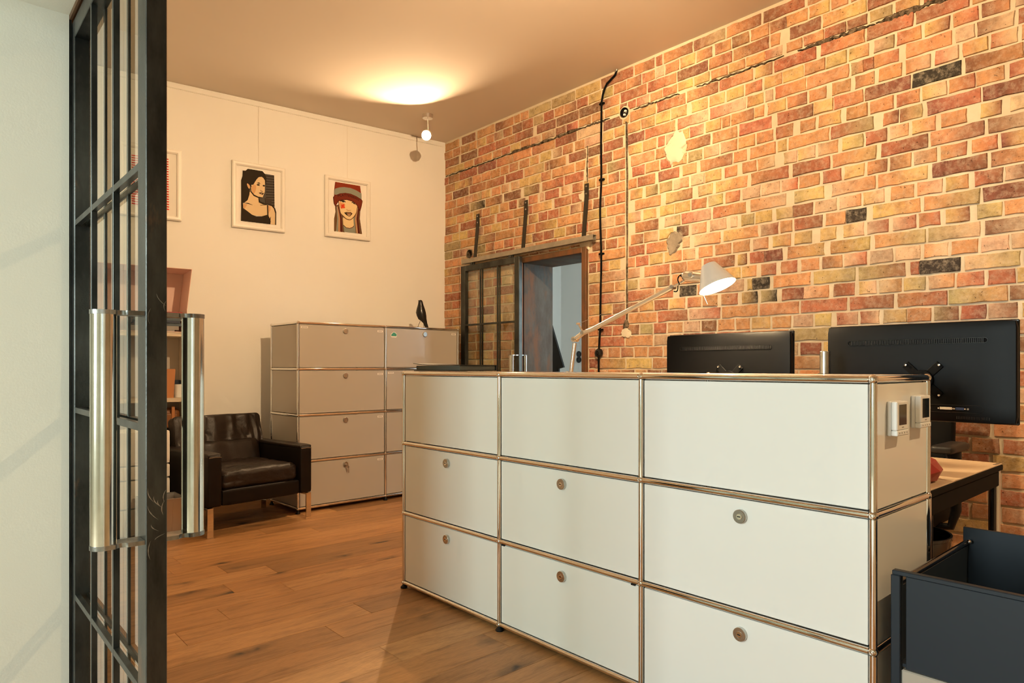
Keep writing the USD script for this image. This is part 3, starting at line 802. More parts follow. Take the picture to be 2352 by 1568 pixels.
def leaf(n, x0, y0, label, behind=True):
    """Leaf in the plane x = x0..x0+LT, leading stile at y0, running towards +y."""
    t = Thing(f'door_{n}', label, 'door', (x0, y0, 0), 0, kind='structure')
    ys = (0.0, 0.060, 0.2865, 0.527, 0.745, LW)
    t.part('leading_stile', box(0, LT, 0, 0.060, 0.012, LH, 0.0015), raw_steel, smooth=False)
    t.part('trailing_stile', box(0, LT, 0.745, LW, 0.012, LH, 0.0015), raw_steel, smooth=False)
    t.part('top_rail', box(0.0005, LT - 0.0005, 0.0602, 0.7448, 2.0, LH, 0.0015), raw_steel, smooth=False)
    t.part('bottom_rail', box(0.0005, LT - 0.0005, 0.0602, 0.7448, 0.012, 0.07, 0.0015), raw_steel, smooth=False)
    bars = [(0.2865, 0.0065), (0.527, 0.0065)]
    for c, h in bars:
        t.part('glazing_bar', cat_([box(0.001, 0.0140, c - h, c + h, 0.0702, 1.9998, 0.0008), box(0.0290, LT - 0.001, c - h, c + h, 0.0702, 1.9998, 0.0008)]), raw_steel, smooth=False)
    zr = (0.4875, 0.993, 1.4985)
    cols = [(0.0602, 0.2865 - 0.0067), (0.2865 + 0.0067, 0.527 - 0.0067), (0.527 + 0.0067, 0.7448)]
    for z in zr:
        ms = []
        for a, b in cols:
            ms += [box(0.0012, 0.0140, a, b, z - 0.0075, z + 0.0075, 0.0006), box(0.0290, LT - 0.0012, a, b, z - 0.0075, z + 0.0075, 0.0006)]
        t.part('cross_bar', cat_(ms), raw_steel, smooth=False)
    zs = (0.07,) + zr + (2.0,)
    gy = (0.058, 0.2865, 0.527, 0.747)
    for i in range(3):
        for a, b in zip(zs[:-1], zs[1:]):
            t.part('pane', box(0.0225, 0.0250, gy[i] + 0.001, gy[i + 1] - 0.001, a + 0.001, b - 0.001), glass, smooth=False)
    for s in (-1, 1):
        xb = -0.064 if s < 0 else LT + 0.054
        r = 0.0215 if s < 0 else 0.0205
        h = t.part('handle', cyl((xb, 0.027, 0.784), (xb, 0.027, 1.206), r, 36), polished, label='ground steel tube handle')
        for z in (0.776, 1.206):
            xe = -0.0004 if s < 0 else LT + 0.0004
            pl = sg.Point(xb, 0.027).buffer(r + 0.001, 16).union(sg.box(min(xb, xe), 0.027 - r, max(xb, xe), 0.027 + r))
            notch = sg.Point((xe + xb) / 2 + s * 0.006, 0.027 - r - 0.004).buffer(0.011)
            t.part('handle_bracket', prism(sg.Polygon(pl.difference(notch).exterior), 0.008, 'z', z), bracket_steel, smooth=20)
    return t

def grind_marks(t):
    """Bright crescents left by the grinder on the leading edge beside the handle's welds."""
    g = np.random.default_rng(5)
    spots = [(0.0235, 1.236, 0.030, -0.9), (0.031, 1.226, 0.022, 1.45), (0.0035, 1.205, 0.030, 1.5), (0.030, 0.865, 0.026, 1.4), (0.005, 0.868, 0.030, -1.2), (0.008, 0.835, 0.034, -1.0), (0.015, 0.856, 0.022, -1.1), (0.021, 0.850, 0.018, -1.1), (0.027, 0.842, 0.028, 1.5), (0.012, 0.806, 0.020, -0.8), (0.004, 0.765, 0.036, 1.55), (0.020, 0.788, 0.020, 0.5)]
    for x, z, L, a in spots:
        s = np.linspace(-0.5, 0.5, 9)
        cx = x + L * s * math.cos(a) + 0.004 * (s * 2) ** 2
        cz = z + L * s * math.sin(a)
        w = 0.0008 * np.maximum(0.04, 1 - (2 * s) ** 2) * g.uniform(0.6, 1.2, 9)
        nx, nz = -math.sin(a), math.cos(a)
        up = np.column_stack([cx + nx * w, cz + nz * w])
        dn = np.column_stack([cx - nx * w, cz - nz * w])[::-1]
        pg = sg.Polygon(np.vstack([up, dn])).buffer(0).intersection(sg.box(0.0018, 0, LT - 0.0018, 3))
        pg = max(getattr(pg, 'geoms', [pg]), key=lambda q: q.area)
        if pg.area > 1e-7:
            t.part('grinding_mark', prism(pg, 0.0003, 'y', -0.0003), bracket_steel, smooth=False)

d1 = leaf(1, 0.325, 1.393, 'raw steel and glass sliding door leaf with long tube handles in the foreground')
grind_marks(d1)
d2 = leaf(2, 3.838, 4.212, 'smaller looking steel and glass sliding door in front of the brick wall')
for y in (0.12, 0.66):
    d2.part('hanger', cat_([box(0.012, 0.024, y - 0.03, y + 0.03, LH - 0.002, 2.075, 0.001), cyl((0.006, y, 2.07), (0.030, y, 2.07), 0.016, 18)]), raw_steel)

# rail with its three straps
rl = Thing('door_rail', 'grey square steel rail carrying the sliding door above the rusty doorway', 'rail', (XB - 0.045, 4.2, 2.09))
ry0, ry1 = 3.385, 5.015
rail_poly = sg.box(-0.019, -0.020, 0.019, 0.020).difference(sg.box(-0.0155, -0.0165, 0.0155, 0.0165)).difference(sg.box(-0.006, -0.03, 0.006, -0.01))
m = trimesh.creation.extrude_polygon(rail_poly, ry1 - ry0, engine='earcut')
v = m.vertices
rl.part('rail_channel', trimesh.Trimesh(np.stack([XB - 0.046 + v[:, 0], ry0 + v[:, 2], 2.094 + v[:, 1]], 1), m.faces[:, ::-1], process=False), oldzinc, local=False, smooth=False)
for y, ztop in ((4.836, 2.52), (4.183, 2.527), (3.494, 2.528)):
    w = 0.020
    prof = [(XB - 0.013, ztop), (XB - 0.014, ztop - 0.10), (XB - 0.046, 2.1145)]
    R = [np.array([(x - 0.003, y - w, z), (x - 0.003, y + w, z), (x + 0.003, y + w, z), (x + 0.003, y - w, z)]) for x, z in prof]
    m = loft(R)
    if m.volume < 0:
        m = trimesh.Trimesh(m.vertices, m.faces[:, ::-1], process=False)
    st = rl.part('strap', m, slate, local=False, smooth=False)
    for dz in (0.022, 0.078):
        rl.part('bolt', lathe([(0.0, 0.0065), (0.005, 0.006), (0.0078, 0.002), (0.008, 0.0)], 12, (XB - 0.0162, y, ztop - dz), (-1, 0, 0)), steel_br, local=False, parent=st)

# rusty lining and casing of the doorway
dl = Thing('trim_2', 'rusty steel lining and casing of the doorway in the brick wall', None, (XB, 3.9, 0), kind='structure')
ya, yb, zt = 3.547, 4.232, 1.999
xo = XB - 0.016
dl.part('reveal', box(XB - 0.002, 4.262, yb, yb + 0.006, 0, zt), rust_steel, label='tall rust-streaked steel reveal', local=False, smooth=False)
dl.part('reveal', box(XB - 0.002, 4.262, ya - 0.006, ya, 0, zt), rust_steel, local=False, smooth=False)
dl.part('lintel_lining', box(XB - 0.002, 4.262, ya, yb, zt, zt + 0.006), rust_steel, local=False, smooth=False)
dl.part('casing', box(xo, XB + 0.012, ya - 0.047, ya, 0, zt + 0.044, 0.003), rust_edge, local=False, smooth=False)
dl.part('casing', box(xo, XB + 0.012, yb, yb + 0.047, 0, zt + 0.044, 0.003), rust_edge, local=False, smooth=False)
dl.part('casing', box(xo + 0.0005, XB + 0.0115, ya, yb, zt + 0.0, zt + 0.044, 0.003), rust_edge, local=False, smooth=False)

# surface cable with clips, rotary switch, junction box, socket beyond
def wallcable(pts, off):
    return [np.array([XB - off, on_x(u, v, XB)[1], on_x(u, v, XB)[2]]) for u, v in pts]

cb = Thing('wall_cable', 'black cable clipped up the brick wall from the round switch to the ceiling', 'cable', (XB, on_x(1385, 500, XB)[1], 0))
key = [(1420.5, 160), (1413, 178), (1398, 193), (1390.5, 210), (1386.5, 228), (1385, 260), (1384, 330), (1384.5, 420), (1382, 480), (1383.5, 545), (1384.5, 600), (1383, 680), (1381.5, 760), (1379.5, 800), (1378.8, 856), (1378.5, 960)]
from scipy.interpolate import CubicSpline
kk = np.array(key, float)
tt = np.concatenate([[0], np.cumsum(np.linalg.norm(np.diff(kk, axis=0), axis=1))])
ss = np.linspace(0, tt[-1], 60)
pp = np.column_stack([CubicSpline(tt, kk[:, 0])(ss), CubicSpline(tt, kk[:, 1])(ss)])
cb.part('cable', sweep(wallcable(pp, 0.0175), 0.0078, 10), black_rub, local=False)
for u, v in ((1385, 239), (1384.5, 413), (1384, 583), (1382, 757)):
    p = wallcable([(u, v)], 0.0175)[0]
    cb.part('cable_clip', cat_([lathe([(0.0115, -0.006), (0.0122, 0), (0.0115, 0.006), (0.008, 0.006), (0.008, -0.006), (0.0115, -0.006)], 16, p), box(p[0] - 0.003, XB - 0.004, p[1] - 0.024, p[1] + 0.024, p[2] - 0.006, p[2] + 0.006, 0.002)]), black_rub, local=False)
cb.part('end_sleeve', cyl(*wallcable([(1420.5, 160), (1417.5, 168)], 0.0175), 0.0088, 12), steel_br, local=False)
p = wallcable([(1378, 810.5)], 0.006)[0]
sw = Thing('rotary_switch', 'round black rotary switch on the brick wall at the foot of the cable', 'switch', p)
sw.part('housing', lathe([(0.0, -0.002), (0.034, -0.002), (0.0345, 0.010), (0.031, 0.020), (0.020, 0.025), (0.0, 0.026)], 32, (0, 0, 0), (-1, 0, 0)), black_gloss)
sw.part('knob', cat_([lathe([(0.013, 0.025), (0.012, 0.034), (0.0, 0.035)], 20, (0, 0, 0), (-1, 0, 0)), box(-0.042, -0.026, -0.0035, 0.0035, -0.016, 0.016, 0.001)]), black_gloss)
jb = Thing('junction_box', 'old round junction box with white terminals sunk high in the bricks', 'junction box', (XB, JBOX[0], JBOX[1]))
jb.part('cup', lathe([(JBOX[2] - 0.001, -0.004), (JBOX[2] - 0.001, 0.045), (0.0, 0.045)], 28, (0, 0, 0), (1, 0, 0)), black_pl)
for dz in (0.012, -0.014):
    jb.part('terminal', moved(rbox(0.020, 0.018, 0.017, 0.006, 5), (0.012, -dz * 0.3, dz)), white_pl)
jb.part('terminal_wire', sweep([(0.03, 0.022, 0.0), (0.014, 0.018, -0.002), (0.010, 0.012, 0.012), (0.012, -0.004, 0.0), (0.014, -0.018, -0.006), (0.03, -0.022, 0.0)], 0.0018, 8), oldzinc)
q = on_x(1329.5, 819.5, 6.392)
so = Thing('wall_socket', 'black double socket on the pale wall seen through the doorway', 'socket', q)
for dz in (0.036, -0.036):
    so.part('socket_plate', lathe([(0.0, -0.004), (0.040, -0.004), (0.040, 0.006), (0.034, 0.010), (0.022, 0.010), (0.020, 0.002), (0.0, 0.002)], 28, (0, 0, dz), (-1, 0, 0)), black_gloss)
# dark leaning board glimpsed just inside the far room
bx0 = 4.62
pts = [on_x(1250, 690, bx0), on_x(1294, 843, bx0), on_x(1283, 846.5, bx0), on_x(1283, 900, bx0), on_x(1240, 910, bx0)]
bd = Thing('leaning_board', 'black slanting board glimpsed behind the rusty reveal', 'board', (bx0, pts[1][1], 0))
bd.part('panel', prism([(p[1], p[2]) for p in pts], 0.02, 'x', bx0), black_pl, local=False)
bd.part('post', box(bx0, bx0 + 0.03, pts[3][1] + 0.03, pts[3][1] + 0.06, 0, pts[3][2] + 0.02, 0.003), black_pl, local=False)
# ------------------------------------------------------------------ modular tube-frame cabinets
def lock_parts(t, parent, c, nrm, along, r=0.0195, with_slot=True, key=False):
    """Round lock face centred at c (world), standing out along nrm."""
    nrm, along = np.array(nrm, float), np.array(along, float)
    lk = t.part('lock', lathe([(0.0, 0.013), (r * 0.50, 0.013), (r * 0.50, 0.0122), (r * 0.55, 0.0122), (r * 0.55, 0.0130), (r * 0.94, 0.0130), (r, 0.0118), (r, 0.0), (0.0, 0.0)], 28, c, nrm), steel_br, local=False, parent=parent, label='round steel lock')
    return lk

def frame_cabinet(t, P, U, N, n, W, H, rows, Dp, z0, door_mat, front_names, feet=True):
    """P front lower left node, U along the front, N depth direction (into the cabinet); n columns, rows of height H."""
    U, N = np.array(U, float), np.array(N, float)
    Zv = np.array([0, 0, 1.0])
    rt, rb = 0.0095, 0.0125
    node = lambda i, b, k: P + U * i * W + N * b * Dp + Zv * (z0 + H * k)
    for i in range(n + 1):
        for b in (0, 1):
            for k in range(rows + 1):
                c = node(i, b, k)
                s = trimesh.creation.icosphere(2, rb)
                s.apply_translation(c)
                ax = -N if b == 0 else N
                t.part('connector_ball', cat_([s, lathe([(0.0055, 0.0108), (0.0055, 0.0131), (0.0042, 0.0131), (0.0036, 0.006)], 14, c, ax)]), chrome, local=False, smooth=35)
                if k < rows:
                    t.part('upright_tube', cyl(c + Zv * 0.010, node(i, b, k + 1) - Zv * 0.010, rt, 20), chrome, local=False)
                if i < n:
                    t.part('long_tube', cyl(c + U * 0.010, node(i + 1, b, k) - U * 0.010, rt, 20), chrome, local=False)
            if feet:
                c = node(i, b, 0)
                t.part('foot', lathe([(0.0, -z0), (0.017, -z0), (0.0175, -z0 + 0.006), (0.011, -z0 + 0.012), (0.007, -0.010), (0.0, -0.010)], 18, c), black_pl, local=False)
        for k in range(rows + 1):
            t.part('cross_tube', cyl(node(i, 0, k) + N * 0.010, node(i, 1, k) - N * 0.010, rt, 20), chrome, local=False)

    def panel(name, a, b, thick, nrm, parent=None, ch=0.0016, label=None, **kw):
        """Slab between opposite corners a, b of a plane, pushed out along nrm."""
        nrm = np.array(nrm, float)
        e = np.array([U, N, Zv])
        d = e @ (b - a)
        half = [abs(x) / 2 for x in d]
        j = int(np.argmax(np.abs(e @ nrm)))
        half[j] = thick / 2
        bx = box(-half[0], half[0], -half[1], half[1], -half[2], half[2], ch)
        cen = (a + b) / 2
        v = bx.vertices @ e + cen
        f = bx.faces if np.linalg.det(e) > 0 else bx.faces[:, ::-1]
        return t.part(name, trimesh.Trimesh(v, f, process=False), door_mat, local=False, smooth=False, parent=parent, label=label, **kw)

    g = 0.0125
    fronts = {}
    for i in range(n):
        for k in range(rows):
            a = node(i, 0, k) + U * g + Zv * g
            b = node(i + 1, 0, k + 1) - U * g - Zv * g
            fronts[i, k] = panel(front_names(i, k), a + N * 0.004, b + N * 0.004, 0.010, -N)
            panel('back_panel', node(i, 1, k) + U * g + Zv * g, node(i + 1, 1, k + 1) - U * g - Zv * g, 0.010, N)
        for k in (0, rows):
            dz = Zv * (0.0035 if k == rows else 0.0)
            panel('top_panel' if k == rows else 'bottom_panel', node(i, 0, k) + U * g + N * g + dz, node(i + 1, 1, k) - U * g - N * g + dz, 0.010, Zv)
    for i in (0, n):
        for k in range(rows):
            s = U * (0.002 if i == 0 else -0.002)
            panel('end_panel', node(i, 0, k) + N * g + Zv * g + s, node(i, 1, k + 1) - N * g - Zv * g + s, 0.010, U)
    return node, fronts

# --- white counter in the middle of the room
SB = Thing('sideboard', 'long white metal sideboard with chrome tubes used as a reception counter', 'sideboard', (1.842, 2.880, 0))
SW, SH, SZ0, SD = 0.7368, 0.35, 0.0272, 0.412
sbP = np.array([1.842, 2.880, 0.0])
nodeS, frS = frame_cabinet(SB, sbP, (0, -1, 0), (1, 0, 0), 3, SW, SH, 3, SD, SZ0, white_metal, lambda i, k: 'front_panel' if k == 2 else 'drop_door')
SBTOP = SZ0 + 3 * SH + 0.0085
for i in range(3):
    for k in (0, 1):
        c = nodeS(i + 0.5, 0, k + 1) + np.array([-0.0008, 0, -0.062])
        lk = lock_parts(SB, frS[i, k], c, (-1, 0, 0), (0, -1, 0), 0.0205)
        cyl_c = c + np.array([-0.0125, 0, 0])
        SB.part('lock_core', lathe([(0.0, 0.0018), (0.0085, 0.0018), (0.0092, 0.0008), (0.0092, -0.001)], 20, cyl_c, (-1, 0, 0)), chrome, local=False, parent=frS[i, k])
        SB.part('key_slot', box(cyl_c[0] - 0.0026, cyl_c[0] - 0.0010, c[1] - 0.0048, c[1] + 0.0048, c[2] - 0.0013, c[2] + 0.0013), black_pl, local=False, parent=frS[i, k], smooth=False)
for i, k, s in ((1, 0, 0.035), (1, 0, 0.70), (2, 1, 0.05)):
    pass
for yy, kk_ in ((2.143 - 0.028, 1), (1.407 + 0.030, 1)):
    SB.part('door_stop', cyl((1.838, yy - 0.008, SZ0 + SH * kk_ - 0.0115), (1.838, yy + 0.008, SZ0 + SH * kk_ - 0.0115), 0.0035, 10), black_pl, local=False)

# --- beige filing cabinet at the back wall
fa = math.atan2(0.0223, 0.9995)
fU, fN = np.array([math.cos(fa), math.sin(fa), 0]), np.array([-math.sin(fa), math.cos(fa), 0])
fP = np.array([2.168, 4.858, 0.0])
FC = Thing('filing_cabinet', 'tall beige metal filing cabinet with chrome tubes against the white wall', 'cabinet', tuple(fP), fa)
FW, FH, FZ0, FD = 0.7689, 0.3522, 0.0372, 0.470
nodeF, frF = frame_cabinet(FC, fP, fU, fN, 2, FW, FH, 4, FD, FZ0, grey_metal, lambda i, k: 'drawer')
FCTOP = FZ0 + 4 * FH + 0.0085

def on_front(i, k, du, dz, out=0.0012):
    """Point on drawer (i, k): du from its left node, dz below its upper tube."""
    return nodeF(i, 0, k + 1) + fU * du - np.array([0, 0, dz]) - fN * out

def plate(c, w, h, th, mat, name, parent, lab=None):
    e = np.array([fU, -fN, [0, 0, 1.0]])
    b = box(-w / 2, w / 2, 0, th, -h / 2, h / 2)
    v = b.vertices @ e + c
    return FC.part(name, trimesh.Trimesh(v, b.faces[:, ::-1], process=False), mat, local=False, smooth=False, parent=parent, label=lab)

for i in range(2):
    for k in range(4):
        c = on_front(i, k, FW * 0.5 + 0.012, 0.052, 0.001)
        lock_parts(FC, frF[i, k], c, -fN, fU, 0.0205)
        pl = plate(on_front(i, k, FW - 0.052, 0.042), 0.050, 0.015, 0.0006, tape, 'name_label', frF[i, k], 'small pale label strip')
        for q in range(3):
            plate(on_front(i, k, FW - 0.064 + q * 0.012, 0.042, 0.0018), 0.0085, 0.006, 0.0002, ink, 'label_print', frF[i, k])
for i, k in ((0, 3), (1, 2)):
    plate(on_front(i, k, 0.052, 0.034), 0.056, 0.014, 0.0006, tape, 'name_label', frF[i, k], 'small pale label strip')
    for q in range(4):
        plate(on_front(i, k, 0.035 + q * 0.0115, 0.034, 0.0018), 0.0085, 0.006, 0.0002, ink, 'label_print', frF[i, k])
# green cloud sticker
cl = sg.Point(0, 0).buffer(0.016).union(sg.Point(-0.016, -0.006).buffer(0.010)).union(sg.Point(0.015, -0.004).buffer(0.012)).union(sg.box(-0.026, -0.0155, 0.026, -0.008))
def flat_on(poly, c, th):
    m = trimesh.creation.extrude_polygon(poly, th, engine='earcut')
    e = np.array([fU, [0, 0, 1.0], -fN])
    return trimesh.Trimesh(m.vertices @ e + c, m.faces, process=False)
cs = on_front(1, 3, 0.082, 0.062)
FC.part('sticker', cat_([flat_on(cl.buffer(0.004), cs, 0.0004), flat_on(sg.box(-0.024, -0.026, 0.024, -0.018), cs, 0.0004)]), tape, local=False, parent=frF[1, 3], label='pale sticker border')
FC.part('sticker', flat_on(cl, cs - fN * 0.0006, 0.0004), stick, local=False, parent=frF[1, 3], label='green cloud-shaped sticker')
kc = on_front(0, 0, FW * 0.5 + 0.012, 0.052, 0.014)
FC.part('key', cat_([cyl(kc, kc - fN * 0.022, 0.004, 10), lathe([(0.006, -0.001), (0.010, -0.001), (0.010, 0.001), (0.006, 0.001), (0.006, -0.001)], 16, kc - fN * 0.026, fU)]), steel_br, local=False, parent=frF[0, 0], label='key in the lock')
FC.part('key', cat_([cyl(kc - fN * 0.026 + np.array([0, 0, -0.008]) + fU * 0.006, kc - fN * 0.024 + np.array([0, 0, -0.065]) + fU * 0.010, 0.0035, 8), lathe([(0.004, -0.001), (0.009, -0.001), (0.009, 0.001), (0.004, 0.001), (0.004, -0.001)], 16, kc - fN * 0.026 + np.array([0, 0, -0.020]) + fU * 0.006, -fN)]), steel_br, local=False, parent=frF[0, 0], label='spare key hanging from the ring')

# --- room thermostats on the end of the counter
YE = sbP[1] - 3 * SW            # plane of the end tubes
ye = YE + 0.002 - 0.005          # outer face of the end panel
def thermostat(x0, z0):
    t = Thing('room_thermostat', 'white thermostat with a dark display, the one nearer the chrome corner of the sideboard', 'thermostat', (x0, ye - 0.0005, z0), group='')
    t.part('back_plate', box(0, 0.086, -0.010, 0, 0, 0.092, 0.002), white_pl, smooth=False)
    t.part('face', box(0.001, 0.085, -0.025, -0.0102, 0.0152, 0.0912, 0.0025), white_pl, smooth=False)
    t.part('button_flap', box(0.001, 0.085, -0.0262, -0.0102, 0.0008, 0.0148, 0.002), white_pl, smooth=False)
    t.part('display', box(0.016, 0.070, -0.0258, -0.0245, 0.029, 0.083, 0.0004), screen_mat, smooth=False)
    for q in range(4):
        t.part('button', cyl((0.016 + 0.018 * q, -0.0267, 0.008), (0.016 + 0.018 * q, -0.0260, 0.008), 0.0020, 10), grey_card)
    t.part('label_print', box(0.036, 0.050, -0.0254, -0.0249, 0.0215, 0.0240), grey_card, smooth=False)
    return t
th = thermostat(1.924, 0.9265)
copy_of(th, 'room_thermostat', (2.106, ye - 0.0005, 0.937), 0, 'white thermostat with a dark display, the one farther from the chrome corner of the sideboard')
th.prim.ClearCustomDataByKey('group')

# --- dark folder on the counter
fo = Thing('folder', 'thick dark ring folder lying on the far end of the white sideboard', 'folder', (1.995, 2.655, SBTOP + 0.0043), math.radians(8))
fo.part('lower_cover', box(-0.13, 0.13, -0.16, 0.16, 0, 0.003, 0.001), folder_m, smooth=False)
fo.part('pages', box(-0.122, 0.124, -0.15, 0.15, 0.0032, 0.0255, 0.001), page_m, smooth=False)
R = []
for y in np.linspace(-0.162, 0.162, 9):
    zc_ = 0.028 + 0.010 * max(0.0, (y - 0.02) / 0.16) ** 2 - 0.003
    R.append(np.array([(-0.132, y, zc_ + 0.002), (0.132, y, zc_ + 0.001), (0.132, y, zc_ + 0.0038), (-0.132, y, zc_ + 0.005)]))
m = loft(R)
if m.volume < 0:
    m = trimesh.Trimesh(m.vertices, m.faces[:, ::-1], process=False)
fo.part('upper_cover', m, folder_m, smooth=False)
fo.part('spine', box(0.1245, 0.132, -0.16, 0.16, 0.0032, 0.026, 0.001), folder_m, smooth=False)

# ------------------------------------------------------------------ desk behind the counter and what stands on it
TX0, TX1, TY0, TY1, TZ = 2.275, 3.118, 0.667, 2.72, 0.74
tb = Thing('table', 'office table with cream top and chrome legs behind the sideboard', 'table', ((TX0 + TX1) / 2, (TY0 + TY1) / 2, 0))
tb.part('tabletop', box(TX0 + 0.002, TX1 - 0.002, TY0 + 0.002, TY1 - 0.002, TZ - 0.004, TZ, 0.0008), table_top, local=False, smooth=False)
tb.part('edge_band', box(TX0, TX1, TY0, TY1, TZ - 0.026, TZ - 0.0042, 0.003), black_rub, local=False, smooth=False)
for a, b, c, d in ((TX0 + 0.03, TX1 - 0.03, TY0 + 0.006, TY0 + 0.030), (TX0 + 0.03, TX1 - 0.03, TY1 - 0.030, TY1 - 0.006), (TX0 + 0.006, TX0 + 0.03, TY0 + 0.031, TY1 - 0.031), (TX1 - 0.03, TX1 - 0.006, TY0 + 0.031, TY1 - 0.031)):
    tb.part('apron', box(a, b, c, d, TZ - 0.085, TZ - 0.0262, 0.004), black_rub, local=False, smooth=False)
for x in (TX0 + 0.022, TX1 - 0.022):
    for y in (TY0 + 0.022, TY1 - 0.022):
        lg = tb.part('leg', cyl((x, y, 0.02), (x, y, TZ - 0.0262), 0.0185, 24), alu, local=False)
        tb.part('leg_foot', cyl((x, y, 0.0), (x, y, 0.0195), 0.021, 20), black_pl, local=False, parent=lg)
        sx = 0.75 if x > 2.7 else -0.75
        tb.part('leg_brace', cyl((x - sx * 0.045, y, 0.02), (x - sx * 0.045, y, TZ - 0.086), 0.0125, 18), black_gloss, local=False)
tb.part('corner_cap', box(TX1 - 0.075, TX1 - 0.01, TY0 + 0.006, TY0 + 0.016, TZ, TZ + 0.0015), bin_metal, local=False, smooth=False)

# red faceted object
ic = trimesh.creation.icosphere(1, 1.0)
v = ic.vertices * np.array([0.135, 0.120, 0.062])
v[:, 2] = np.maximum(v[:, 2], -0.030)
v += np.random.default_rng(3).normal(0, 0.004, v.shape)
v[:, 2] -= v[:, 2].min()
obj('red_case', trimesh.Trimesh(v + np.array([2.262 + 0.148, 0.795, TZ]), ic.faces, process=False), red_pl, 'red faceted case lying on the cream table top', 'case', smooth=False)

# monitors on an arm stand
def monitor(w, h):
    t = Thing('monitor', 'wide black monitor seen from behind, the larger one at the right end of the table', 'monitor', (2.535, 0.797, 0.928), math.radians(0.0))
    body = rbox(0.030, w, h, 0.0135, 10)
    t.part('back_shell', moved(body, (0.021, 0, h / 2)), black_mon, smooth=40)
    hump = loft([np.array([(d, y * a, h * 0.5 + z * b) for y, z in ((-1, -1), (1, -1), (1, 1), (-1, 1))]) for d, a, b in ((0.0062, w * 0.44, h * 0.42), (-0.0005, w * 0.42, h * 0.40))])
    if hump.volume < 0:
        hump = trimesh.Trimesh(hump.vertices, hump.faces[:, ::-1], process=False)
    t.part('bezel', box(0.034, 0.043, -w / 2 - 0.001, w / 2 + 0.001, -0.001, h + 0.001, 0.003), black_gloss, smooth=False)
    t.part('display', box(0.0432, 0.0445, -w / 2 + 0.016, w / 2 - 0.016, 0.018, h - 0.016), screen_mat, smooth=False)
    # ventilation slot with ribs
    zs = h - 0.063
    L = w * 0.71
    slot = sg.LineString([(-L / 2, zs), (L / 2, zs)]).buffer(0.0085, 8)
    inner = slot.buffer(-0.0012)
    t.part('vent_recess', prism(slot.difference(inner) if False else sg.Polygon(slot.exterior.coords, [inner.exterior.coords]), 0.0022, 'x', 0.0042), black_gloss)
    vg = t.part('vent_back', prism(inner, 0.0008, 'x', 0.0055), black_rub)
    ribs = [box(0.0036, 0.0056, y - 0.0012, y + 0.0012, zs - 0.0068, zs + 0.0068) for y in np.arange(-L / 2 + 0.004, L / 2 - 0.002, 0.0052)]
    t.part('vent_ribs', cat_(ribs), black_pl, parent=vg, kind='stuff', smooth=False)
    # mount plate
    zc_ = h * 0.418
    yc_ = -0.030
    arms = [moved(box(-0.003, 0.003, -0.013, 0.013, -0.075, 0.075, 0.001), (0.002, yc_, zc_), rx=a) for a in (PI / 4, -PI / 4)]
    mp_ = t.part('mount_plate', cat_(arms + [cyl((-0.012, yc_, zc_), (0.004, yc_, zc_), 0.034, 24)]), black_rub, smooth=20)
    for sy in (-1, 1):
        for sz in (-1, 1):
            t.part('mount_screw', lathe([(0.0, 0.0045), (0.0035, 0.004), (0.0052, 0.0012), (0.0052, 0.0)], 12, (-0.0008, yc_ + sy * 0.05, zc_ + sz * 0.05), (-1, 0, 0)), chrome, parent=mp_)
    # sockets
    sy0 = -w * 0.20
    pk = sg.LineString([(-0.190, 0.045), (-0.060, 0.045)]).buffer(0.0125, 8)
    t.part('port_recess', prism(sg.Polygon(pk.exterior.coords, [pk.buffer(-0.0012).exterior.coords]), 0.002, 'x', 0.0044), black_gloss)
    t.part('port', box(0.0040, 0.0062, -0.116, -0.080, 0.041, 0.0495, 0.001), tape, label='pale digital video port', smooth=False)
    t.part('port', box(0.0040, 0.0062, -0.149, -0.125, 0.041, 0.0495, 0.001), vga_blue, label='blue analogue video port', smooth=False)
    for q in (-0.0765, -0.1195, -0.1222, -0.152):
        t.part('port_screw', cyl((0.0036, q, 0.045), (0.0062, q, 0.045), 0.0024, 10), chrome)
    t.part('audio_port', cyl((0.0040, -0.160, 0.045), (0.0062, -0.160, 0.045), 0.0032, 12), oldzinc)
    t.part('vent_grille', cat_([box(0.0050, 0.0064, y, y + 0.0018, 0.012, 0.021) for y in np.arange(-w * 0.38, -w * 0.22, 0.0045)]), black_gloss, kind='stuff', smooth=False)
    return t
mon = monitor(0.578, 0.330)
copy_of(mon, 'monitor', (2.535, 1.514, 0.922), 0, 'black monitor seen from behind, the one nearer the desk lamp')
ma = Thing('monitor_stand', 'brushed steel post with two arms carrying the monitors above the table', 'monitor stand', (2.42, 1.125, TZ + 0.0005))
pc = on_x(1895, V0, 2.42)
ma.part('post', lathe([(0.0, 0.425), (0.0165, 0.425), (0.0175, 0.423), (0.0175, 0.012), (0.0, 0.012)], 28, (0, pc[1] - 1.125, 0)), steel_br)
ma.part('base', lathe([(0.0, 0.012), (0.06, 0.012), (0.064, 0.008), (0.064, 0.0), (0.0, 0.0)], 28, (0, pc[1] - 1.125, 0)), steel_br)
for yt in (0.797, 1.514):
    zt_ = 0.928 + 0.33 * 0.418 - TZ - (0.006 if yt > 1 else 0)
    ye_ = yt - 0.030 - 1.125
    yp = pc[1] - 1.125
    ma.part('arm', sweep([(0.0, yp, zt_), (-0.02, yp + (ye_ - yp) * 0.35, zt_), (0.02, yp + (ye_ - yp) * 0.75, zt_), (0.080, ye_, zt_), (0.1025, ye_, zt_)], [0.017, 0.015, 0.015, 0.017, 0.020], 16), black_pl)
    ma.part('collar', lathe([(0.018, -0.02), (0.024, -0.02), (0.024, 0.02), (0.018, 0.02), (0.018, -0.02)], 24, (0, yp, zt_ + (0.042 if yt > 1 else 0) * 0)), black_pl) if yt < 1 else None

